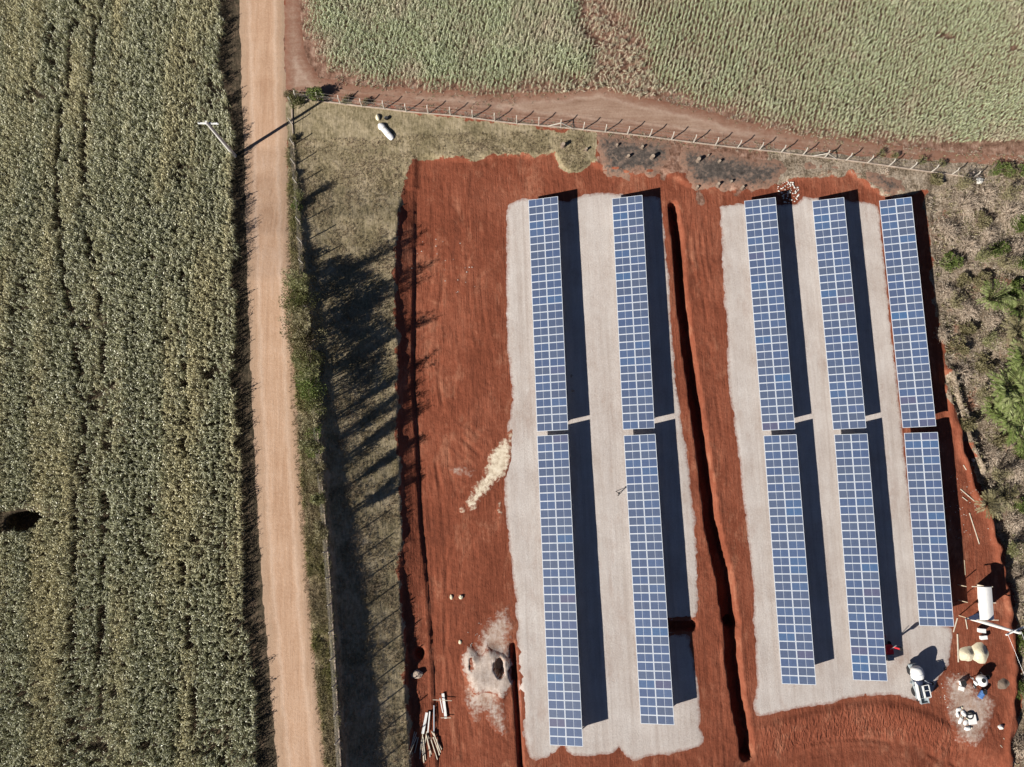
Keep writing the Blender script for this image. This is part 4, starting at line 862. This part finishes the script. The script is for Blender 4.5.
upole(971.5, 618.5, 9.0, "tall white utility pole beside the white shelter at the photo edge", (.1, -.1), R(20), 8.3, [(9, -30, .5)])

# ------------------------------------------------------------------ white shelter
def shelter():
    T = empty("site_shelter", P(968, 600), "small open shelter with white sheet roof and projecting timber beams", "shelter", rz=R(-3))
    H = 2.6
    b = MB(); n = 9
    for i in range(n):                                   # arched white sheet roof
        t0, t1 = i / n, (i + 1) / n; x0, x1 = -.25 + 1.75 * t0, -.25 + 1.75 * t1; z0 = H + .22 * math.sin(math.pi * t0); z1_ = H + .22 * math.sin(math.pi * t1)
        b.quadbox([(x0, -2.0, z0), (x1, -2.0, z1_), (x1, 2.0, z1_), (x0, 2.0, z0), (x0, -2.0, z0 + .05), (x1, -2.0, z1_ + .05), (x1, 2.0, z1_ + .05), (x0, 2.0, z0 + .05)])
    b.build("roof_sheet", 'sheet', T)
    for y, x0, x1 in ((2.02, -.9, 1.7), (.05, -.1, 1.95), (-2.05, -.6, 2.1)): MB().bar((x0, y, H - .06), (x1, y, H - .06), .1, .1).build("beam", 'woodpale', T)
    for x in (-1.35, 1.35):
        for y in (-1.95, 0, 1.95): MB().bar((x, y, -.2), (x, y, H - .1 - (.4 if x < 0 else 0)), .1, .1).build("post", 'wood', T)
    b = MB(); b.v = [(-1.75, -2.1, 1.75), (1.1, -2.35, 1.7), (-.2, -1.1, 2.52), (-1.75, -2.1, 1.78), (1.1, -2.35, 1.73), (-.2, -1.1, 2.55)]; b.f = [(0, 2, 1), (3, 4, 5), (0, 1, 4, 3), (1, 2, 5, 4), (2, 0, 3, 5)]; b.m = [0] * 5; b.build("awning", 'navy', T)
    MB().box((1.42, .0, 1.05), (.05, 3.9, 3.0)).build("wall_panel", 'sheet', T)
    return T
shelter()
def crate(u, v, d, rz, label, mat, lid, name="box", cat="box", group=None):
    T = empty(name, P(u, v), label, cat, group, rz)
    MB().box((0, 0, d[2] / 2 - .02), (d[0], d[1], d[2])).build("shell", mat, T, bevel=.03)
    MB().box((0, 0, d[2] + .02), (d[0] * 1.04, d[1] * 1.04, .06)).build("lid", lid, T, bevel=.015)
    for k in (-1, 1): MB().bar((-d[0] * .2, k * (d[1] / 2 + .03), d[2] * .6), (d[0] * .2, k * (d[1] / 2 + .03), d[2] * .6), .04).build("handle", 'dark', T)
    return T
crate(980, 630, (.85, .5, .5), R(-8), "white box right under the awning end of the shelter", 'white', 'white')
crate(982, 637, (.8, .45, .45), R(4), "lower white box of the two below the shelter", 'white', 'sheet')

# ------------------------------------------------------------------ loader and pile driver
def wheel(T, c, r, w_, rim='white'):
    t = MB().tube([(-w_ / 2, 0, 0), (-w_ / 2 + .04, 0, 0), (w_ / 2 - .04, 0, 0), (w_ / 2, 0, 0)], [r * .86, r, r, r * .86], 18).build("wheel", 'dark', T, loc=c)
    MB().tube([(-w_ / 2 - .012, 0, 0), (w_ / 2 + .012, 0, 0)], r * .5, 14).build("rim", rim, t)
    return t
def loader():
    T = empty("mixer_truck", P(913, 680), "white self loading concrete mixer truck with dark cab and grey bucket", "mixer truck", rz=R(180 + 7))
    # local +y is the bucket end, +x the side with the long boom
    body = MB(); body.box((0, -.1, .75), (1.0, 4.2, .4)); body.box((0, 1.1, 1.0), (1.1, 1.6, .35)); body.build("chassis", 'grey', T, bevel=.05)
    d = MB().tube([(.08, -2.1, 1.75), (.08, -2.02, 1.74), (.08, -1.82, 1.72), (.08, -1.45, 1.68), (.08, -1.0, 1.62), (.08, -.6, 1.56)], [.3, .52, .68, .76, .78, .66], 24).build("drum", 'white', T, smooth=True)
    MB().tube([(.06, -.64, 1.57), (.06, -.25, 1.52), (.05, .08, 1.46)], [.68, .60, .48], 20).build("drum_neck", 'navy', d, smooth=True)
    MB().tube([(.08, -1.3, 1.66), (.08, -1.23, 1.65)], .80, 24).build("drum_ring", 'frame', d)
    cab = MB().box((-.32, .85, 1.65), (.82, 1.45, 1.1), taper=.92).build("cab", 'glass', T, bevel=.04)
    r = MB()
    for x in (-.70, .06): r.bar((x, .12, 2.24), (x, 1.58, 2.24), .07 if x < 0 else .2, .08)
    for y in (.12, .75, 1.58): r.bar((-.72, y, 2.245), (.08, y, 2.245), .07, .07)
    r.build("roof_frame", 'white', cab)
    MB().bar((.52, -.35, 1.75), (.50, 1.95, 1.55), .26, .2).build("boom", 'white', T)
    MB().bar((.52, 1.95, 1.5), (.3, 2.3, .5), .2, .2).build("boom_end", 'dark', T)
    MB().tube([(.3, .2, 1.1), (.3, 1.9, 1.0)], .06, 8).build("hydraulic_ram", 'steel', T)
    MB().tube([(-.45, -.4, 1.6), (-.8, -.1, 1.9), (-1.35, .25, 1.75)], .07, 6).build("chute_arm", 'frame', T)
    MB().tube([(-1.25, .15, 1.55), (-1.6, .35, 1.5), (-1.75, .4, 1.3)], [.16, .2, .12], 8).build("chute", 'dark', T)
    MB().tube([(.75, -.3, 1.2), (1.0, -.1, 1.3)], .12, 8).build("water_pump", 'grey', T)
    for s_ in (-1, 1):
        wheel(T, (s_ * .42, -1.35, .5), .5, .34, 'dark'); wheel(T, (s_ * .42, 1.25, .5), .5, .34, 'dark')
    bk = MB()
    bk.box((-.35, 2.25, .72), (1.0, .8, .07)); bk.box((-.35, 1.88, 1.0), (1.0, .07, .6)); bk.box((-.83, 2.25, .95), (.06, .8, .45)); bk.box((.13, 2.25, .95), (.06, .8, .45)); bk.box((-.35, 2.62, .85), (1.0, .07, .3))
    bk.build("bucket", 'grey', T)
loader()
def driver():
    T = empty("pile_driver", P(886, 650), "red tracked pile driver standing in a table shadow", "pile driver", rz=R(5))
    for s_ in (-1, 1):
        t = MB().box((s_ * .5, 0, .28), (.28, 2.1, .5)).build("track", 'dark', T, bevel=.1)
        for k in range(4): MB().tube([(s_ * .66 - .02 * s_, -.7 + k * .47, .26), (s_ * .66 + .02 * s_, -.7 + k * .47, .26)], .14, 10).build("roller", 'steel', t)
    MB().box((0, .25, .85), (.85, 1.1, .6)).build("engine_cover", 'redpaint', T, bevel=.06)
    g = MB().box((0, -.75, .75), (.75, .7, .35)).build("deck", 'steel', T)
    for k in range(4): MB().bar((-.35, -.98 + k * .16, .95), (.35, -.98 + k * .16, .95), .03).build("grille_bar", 'white', g)
    m = MB(); m.bar((.3, .55, .3), (.8, .5, 2.3), .18, .2); m.build("mast", 'redpaint', T)
    h = MB().box((.85, .5, 2.15), (.35, .4, .55)).build("hammer", 'dark', T, bevel=.03)
    MB().bar((0, .3, 1.1), (.55, .9, 1.9), .06).build("stay", 'steel', T)
    MB().box((-.1, 1.75, .35), (.3, .3, .3)).build("counterweight", 'redpaint', T, bevel=.03)
driver()

# ------------------------------------------------------------------ junk yard corner
def pile(u, v, rx, ry, h, label, mat, cat, name, seed=1, n=26, group=None):
    """loose heap with an uneven rim"""
    T = MB(); c = P(u, v); rr = random.Random(seed); rings = 6
    T.v.append((0, 0, h))
    for i in range(1, rings + 1):
        f = i / rings
        for k in range(n):
            a = 2 * math.pi * k / n; q = f * (1 + .07 * math.sin(a * 2 + seed) + .05 * math.sin(a * 5 + seed * 2)) * (1 + rr.uniform(-.03, .03))
            X_, Y_ = math.cos(a) * rx * q, math.sin(a) * ry * q
            T.v.append((X_, Y_, h * (.5 + .5 * math.cos(math.pi * f)) * (1 + rr.uniform(-.05, .05)) + z1(c.x + X_, c.y + Y_) - c.z - (.06 if i == rings else 0)))
    for k in range(n): T.f.append((0, 1 + k, 1 + (k + 1) % n)); T.m.append(0)
    for i in range(rings - 1):
        for k in range(n):
            a = 1 + i * n; T.f.append((a + k, a + n + k, a + n + (k + 1) % n, a + (k + 1) % n)); T.m.append(0)
    return tag(T.build(name, mat, smooth=True, loc=c), label, cat, group)
pile(967, 654, 1.35, 1.1, .5, "cream sand heap nearer the gravel pad", 'sand', "sand heap", "sand_heap", 1)
pile(980, 653, 1.4, 1.45, .62, "larger cream sand heap behind the smaller one", 'sand', "sand heap", "sand_heap", 4)
def mixer():
    T = empty("concrete_mixer", P(977, 679), "white concrete mixer with round drum and dark mouth", "concrete mixer", rz=R(20))
    b = MB().tube([(0, 0, .55), (0, .05, .8), (0, .1, 1.15), (0, .15, 1.4), (0, .17, 1.5)], [.35, .68, .72, .5, .40], 18, cap=True).build("drum", 'white', T, smooth=True)
    MB().tube([(0, .17, 1.49), (0, .175, 1.53)], .27, 16).build("drum_mouth", 'dark', b)
    for s_ in (-1, 1):
        MB().bar((s_ * .75, -.6, .1), (s_ * .6, 0, 1.0), .08).build("frame", 'grey', T); MB().bar((s_ * .75, .6, .1), (s_ * .6, 0, 1.0), .08).build("frame", 'grey', T); wheel(T, (s_ * .85, -.55, .3), .3, .14, 'steel')
    MB().box((.95, .1, .85), (.35, .5, .45)).build("motor_box", 'dark', T, bevel=.03); MB().tube([(-.8, .1, 1.05), (-.95, .1, 1.05)], .3, 14).build("tilt_wheel", 'white', T)
mixer()
crate(961, 682, (.7, .6, .55), R(10), "pale box with black lid standing west of the concrete mixer".replace("west of", "just before"), 'white', 'dark')
crate(960, 688, (.6, .5, .35), R(-20), "low white box below the black lidded one", 'sheet', 'sheet')
def drum(u, v, label, mat, r=.3, h=.9, lying=None):
    T = empty("drum", P(u, v), label, "drum"); 
    a, e = ((0, 0, 0), (0, 0, h)) if lying is None else ((0, 0, r), (math.cos(lying) * h, math.sin(lying) * h, r))
    a, e = Vector(a), Vector(e); MB().tube([a, a.lerp(e, .03), a.lerp(e, .97), e], [r * .92, r, r, r * .92], 18).build("shell", mat, T)
    for t in (.33, .66): MB().tube([a.lerp(e, t - .015), a.lerp(e, t + .015)], r * 1.04, 18).build("hoop", mat, T)
drum(978, 697, "blue drum lying below the concrete mixer", 'blue', .32, .95, R(50)); drum(982, 691, "black drum right under the concrete mixer", 'dark', .28, .7)
drum(984, 690.5, "small white drum touching the black one", 'white', .2, .4)
def bags():
    spots = [(957, 714), (963, 713), (960, 720), (965, 722), (958, 709), (967, 728)]
    names = ["white sack at the corner of the sack heap facing the loader", "white sack in the middle of the heap top", "white sack in the centre of the heap", "white sack leaning to the tyre side", "white sack at the top edge of the heap", "lone white sack at the foot of the heap"]
    for i, ((u, v), nm) in enumerate(zip(spots, names)):
        T = empty("sack", P(u, v), nm, "sack", "white sacks near the black tyre", rng.uniform(0, 3)); MB().blob((0, 0, .1), (.36 + .08 * (i % 3), .22 + .05 * (i % 2), .16), 0, 14, .2, .5, i).build("sack_body", 'sheet', T, smooth=True); MB().blob((.5, 0, .1), (.1, .14, .08), 0, 6, .2, 0, i).build("tied_end", 'cream', T)
bags()
def tyre(u, v, r, label, z=0.0):
    T = empty("tyre", P(u, v, z), label, "tyre"); b = MB(); n, k = 20, 8
    for i in range(n):
        a = 2 * math.pi * i / n
        for j in range(k):
            t = 2 * math.pi * j / k; q = r * .72 + r * .28 * math.cos(t); b.v.append((q * math.cos(a), q * math.sin(a), .14 + .13 * math.sin(t)))
    for i in range(n):
        for j in range(k): b.f.append((i * k + j, ((i + 1) % n) * k + j, ((i + 1) % n) * k + (j + 1) % k, i * k + (j + 1) % k)); b.m.append(0)
    b.build("tread", 'dark', T, smooth=True); MB().tube([(0, 0, .05), (0, 0, .1)], r * .45, 12).build("hub", 'steel', T)
tyre(969, 715, .55, "black tyre lying against the white sacks")
crate(971, 719, (1.0, 1.1, .25), R(5), "grey low trough under the black tyre", 'grey', 'sheet', "trough", "trough")
for k, (u0, v0, u1, v1, w_, lb, mt_) in enumerate([(953, 632, 957, 618, .13, "pale plank slanting at the corner of the shortest table", 'woodpale'), (957, 634, 958, 662, .14, "pale plank lying along the pad beside the sand", 'woodpale'), (965, 618, 967, 629, .09, "thin pale stake standing near the pole foot", 'woodpale'),
     (960, 489, 974, 501, .10, "pale slat across the red bank", 'woodpale'), (969, 513, 979, 544, .09, "long thin slat pointing down the red bank", 'woodpale'), (962, 497, 967, 501, .08, "short slat below the crossing one on the red bank", 'woodpale'), (963, 465, 966, 470, .10, "stubby pale slat high on the red bank", 'woodpale'),
     (964, 560, 965, 575, .07, "thin slat lying near the last table's shadow tip", 'wood'), (1000, 745, 1016, 765, .1, "bare pole lying in the corner scrub", 'twig'), (1003, 738, 1022, 757, .1, "second bare pole in the corner scrub, above the first", 'twig'), (612, 154, 618, 161, .12, "dark charred stick on the first ash patch", 'bark')]):
    a_, c_ = P(u0, v0, .07), P(u1, v1, .07); m = a_.lerp(c_, .5); b = MB(); b.bar(a_ - m, c_ - m, w_, .05); tag(b.build("slat", mt_, loc=m), lb, "slat")
pile(1003, 684, .9, .8, .3, "dark heap of soil by the photo edge", 'bark', "heap", "soil_heap", 7)
pile(1001, 727, .5, .4, .4, "pale stony heap at the scrub corner", 'stone', "heap", "stone_heap", 3)

# ------------------------------------------------------------------ boards and stakes heap
for k, (u0, v0, u1, v1, w_, h, lb, mt_) in enumerate([(443, 693, 446, 718, .32, .18, "widest white board of the heap by the red bank", 'white'), (427, 712, 423, 733, .30, .22, "white board in the middle of the timber heap", 'white'), (430, 711, 428, 732, .14, .2, "narrow white board next to the middle one", 'sheet'),
      (434, 705, 434, 731, .10, .1, "long thin pale pipe in the timber heap", 'frame'), (440, 697, 443, 712, .1, .25, "thin white batten beside the widest board", 'sheet')]):
    a_, c_ = P(u0, v0, h), P(u1, v1, h); m = a_.lerp(c_, .5); tag(MB().bar(a_ - m, c_ - m, w_, .07).build("board", mt_, loc=m), lb, "board", "boards of the timber heap")
for k in range(22):
    u = rng.uniform(414, 434); v = rng.uniform(731, 740); a = rng.normal() * .13 + (u - 424) * .030; l_ = rng.uniform(14, 26)
    p_ = P(u, v, .08 + .02 * (k % 5)); q_ = P(u + math.sin(a) * l_, min(v + math.cos(a) * l_, 764), .05 + .03 * (k % 4)); m = p_.lerp(q_, .5)
    tag(MB().bar(p_ - m, q_ - m, .09, .06).build("wooden_stake", 'woodpale', loc=m), "sawn wooden stake tossed on the splayed timber heap", "wooden stake", "stakes of the timber heap")
for (u0, v0, u1, v1, lb) in [(433, 699, 452, 700, "thin stake lying across the top of the widest board"), (441, 717, 451, 717, "thin stake lying across the foot of the widest board"), (428, 737, 436, 738, "short stake crossing beside the heap"), (437, 738, 439, 755, "stake standing apart from the heap on the red soil")]:
    p_, q_ = P(u0, v0, .3), P(u1, v1, .3 if v0 < 720 else .06); m = p_.lerp(q_, .5); tag(MB().bar(p_ - m, q_ - m, .06, .05).build("wooden_stake", 'woodpale', loc=m), lb, "wooden stake")

# ------------------------------------------------------------------ small things
def bundle():
    T = empty("wrapped_bundle", P(386, 132), "long white wrapped bundle lying on the meadow grass", "bundle", rz=R(-52)); b = MB(); rr = random.Random(5)
    st = [(-1.45, .20, .22), (-1.15, .42, .36), (-.8, .50, .44), (-.5, .40, .40), (0, .42, .44), (.5, .43, .44), (1.0, .42, .40), (1.3, .36, .30), (1.42, .2, .16)]; n = 12
    for x_, w_, h in st:
        for k in range(n):
            a = 2 * math.pi * k / n; b.v.append((x_ , math.cos(a) * w_ * rr.uniform(.93, 1.05), max(0, h * .5 + math.sin(a) * h * .55 * rr.uniform(.94, 1.05))))
    for i in range(len(st) - 1):
        for k in range(n): b.f.append((i * n + k, (i + 1) * n + k, (i + 1) * n + (k + 1) % n, i * n + (k + 1) % n)); b.m.append(0)
    b.f += [tuple(range(n))[::-1], tuple((len(st) - 1) * n + k for k in range(n))]; b.m += [0, 0]
    b.build("wrapping", 'sheet', T, smooth=True)
    for x_ in (-.45, .55): MB().tube([(x_, .42 * math.cos(t), max(.01, .22 + .26 * math.sin(t))) for t in np.linspace(-.5, 3.6, 9)], .025, 5).build("cord", 'woodpale', T)
bundle()
T = empty("sack", P(378, 118), "small cream sack on the grass above the white bundle", "sack", rz=R(100)); MB().blob((0, 0, .14), (.46, .28, .26), 0, 12, .12, .5, 2).build("sack_body", 'cream', T, smooth=True); MB().blob((.44, 0, .1), (.1, .12, .09), 0, 6, .1, 0, 2).build("tied_end", 'cream', T)
T = empty("bucket", P(386.5, 119), "black bucket on the grass between sack and fence", "bucket"); MB().tube([(0, 0, 0), (0, 0, .34)], [.2, .26], 14).build("shell", 'dark', T); MB().tube([(.27 * math.cos(t), .05, .34 + .12 * math.sin(t)) for t in np.linspace(0, math.pi, 7)], .012, 4).build("handle", 'steel', T)
STUMPS = [(563, 146, "stump in the pale grass, taller of the pair there"), (586, 150, "small stump near the tip of the pale grass"), (617, 146, "small stump at the fence side of the first ash patch"), (628, 157, "pale stump in the middle of the first ash patch"), (642, 148, "stump by the kerb break above the first ash patch"),
  (652, 158, "biggest stump at the trench side of the first ash patch"), (698, 161, "big pale stump at the start of the second ash patch"), (708, 156, "tiny stump above the second ash patch"), (719, 162, "stump on the reddish rim of the second ash patch"), (697, 188, "low stump at the bottom corner of the second ash patch"),
  (718, 185, "stump on the lower rim of the second ash patch"), (731, 182, "small stump inside the lower second ash patch"), (742, 188, "last low stump below the second ash patch")]
for k, (u, v, lb) in enumerate(STUMPS):
    T = empty("tree_stump", P(u, v), "cut " + lb, "stump", "cut stumps along the cornfield fence", rng.uniform(0, 6)); s_ = [1.3, .8, .8, 1.0, .9, 1.35, 1.3, .6, .9, .9, 1, .8, .9][k]
    MB().tube([(0, 0, -.1), (0, 0, .08), (.02, 0, .42 * s_), (.03, .01, .55 * s_)], [.34 * s_, .25 * s_, .20 * s_, .19 * s_], 9).build("trunk", 'bark', T); MB().tube([(.03, .01, .55 * s_), (.03, .01, .56 * s_ + .01)], .185 * s_, 9).build("cut_face", 'stump', T)
    for j in range(3):
        a = j * 2.1 + k; MB().tube([(0, 0, .1), (math.cos(a) * .3 * s_, math.sin(a) * .3 * s_, .03), (math.cos(a) * .55 * s_, math.sin(a) * .55 * s_, -.05)], [.09, .06, .02], 5).build("root", 'bark', T)
def rubble(u, v, r, n, label, mat='stone', seed=3, hh=.5, size=.2):
    b = MB(); c = P(u, v); rr = random.Random(seed)
    for k in range(n):
        a = rr.uniform(0, 6.28); q = r * rr.uniform(0, 1) ** .6; x_, y_ = math.cos(a) * q, math.sin(a) * q; s_ = rr.uniform(.5, 1.3) * size
        b.blob((x_, y_, z1(c.x + x_, c.y + y_) - c.z + hh * (1 - q / r) * rr.uniform(.2, 1) + s_ * .3), (s_, s_ * rr.uniform(.6, 1), s_ * .7), 0, 6, .25, 0, k)
    return tag(b.build("rubble", mat, loc=c), label, "rubble", kind='stuff')
rubble(788, 192, 1.6, 80, "loose white stones heaped at the top of the third table", 'stone', 3, .3, .11)
rubble(884, 172, .9, 16, "few pale stones near the fence above the last table", 'kerb', 9, .1, .12)
rubble(975, 178, .8, 18, "pale stones at the top corner of the scrub", 'kerb', 11, .15, .18)
rubble(487, 645, 2.8, 60, "scattered pale crumbs around the gravel heap", 'stone', 21, .0, .06)
rubble(440, 260, 4, 14, "few pale crumbs on the red earth", 'stone', 23, .0, .07); rubble(460, 276, 2.5, 9, "pale crumbs on the red earth near the pad", 'stone', 24, 0, .07)
rubble(967, 510, 5.0, 90, "crumbs and clods on the red bank", 'stone', 25, .0, .05); rubble(957, 690, 3.0, 50, "building crumbs between sand and sacks", 'stone', 27, .0, .08)
def boulder(u, v, d, label, mat='stone', seed=1):
    T = MB().blob((0, 0, d[2] * .3), d, 0, 10, .16, .6, seed); return tag(T.build("stone", mat, loc=P(u, v)), label, "stone")
boulder(461, 597, (.30, .27, .2), "larger pale stone of the pair on the red earth", 'cream', 1); boulder(451.5, 597, (.2, .3, .15), "smaller pale stone of the pair on the red earth", 'cream', 2)
boulder(460, 642, (.18, .25, .12), "small pale stone above the gravel heap", 'cream', 3); boulder(979, 181, (.55, .45, .4), "pale boulder at the top of the scrub", 'stone', 4)
boulder(973, 460, (.25, .25, .25), "white stone on the rim of the red bank", 'stone', 5); boulder(417, 674, (.7, .5, .35), "pale pinkish stone beside the small pit", 'kerb', 6)
boulder(571.5, 376, (.16, .22, .14), "small pale block in the first row shadow, upper of two", 'kerb', 7); boulder(573, 391, (.25, .16, .14), "small pale block in the first row shadow, lower of two", 'kerb', 8)
boulder(945, 668, (.13, .13, .1), "dark pebble on the pad near the sand heaps", 'bark', 9)
def debris():
    T = empty("tripod", P(618, 493), "tiny dark tripod standing on the gravel between the first two rows", "tripod")
    for k in range(3): a = k * 2.1 + .4; MB().tube([(math.cos(a) * .38, math.sin(a) * .38, 0), (0, 0, .75)], .035, 6).build("leg", 'dark', T)
    MB().box((0, 0, .82), (.22, .2, .18)).build("head", 'dark', T, bevel=.02)
debris()
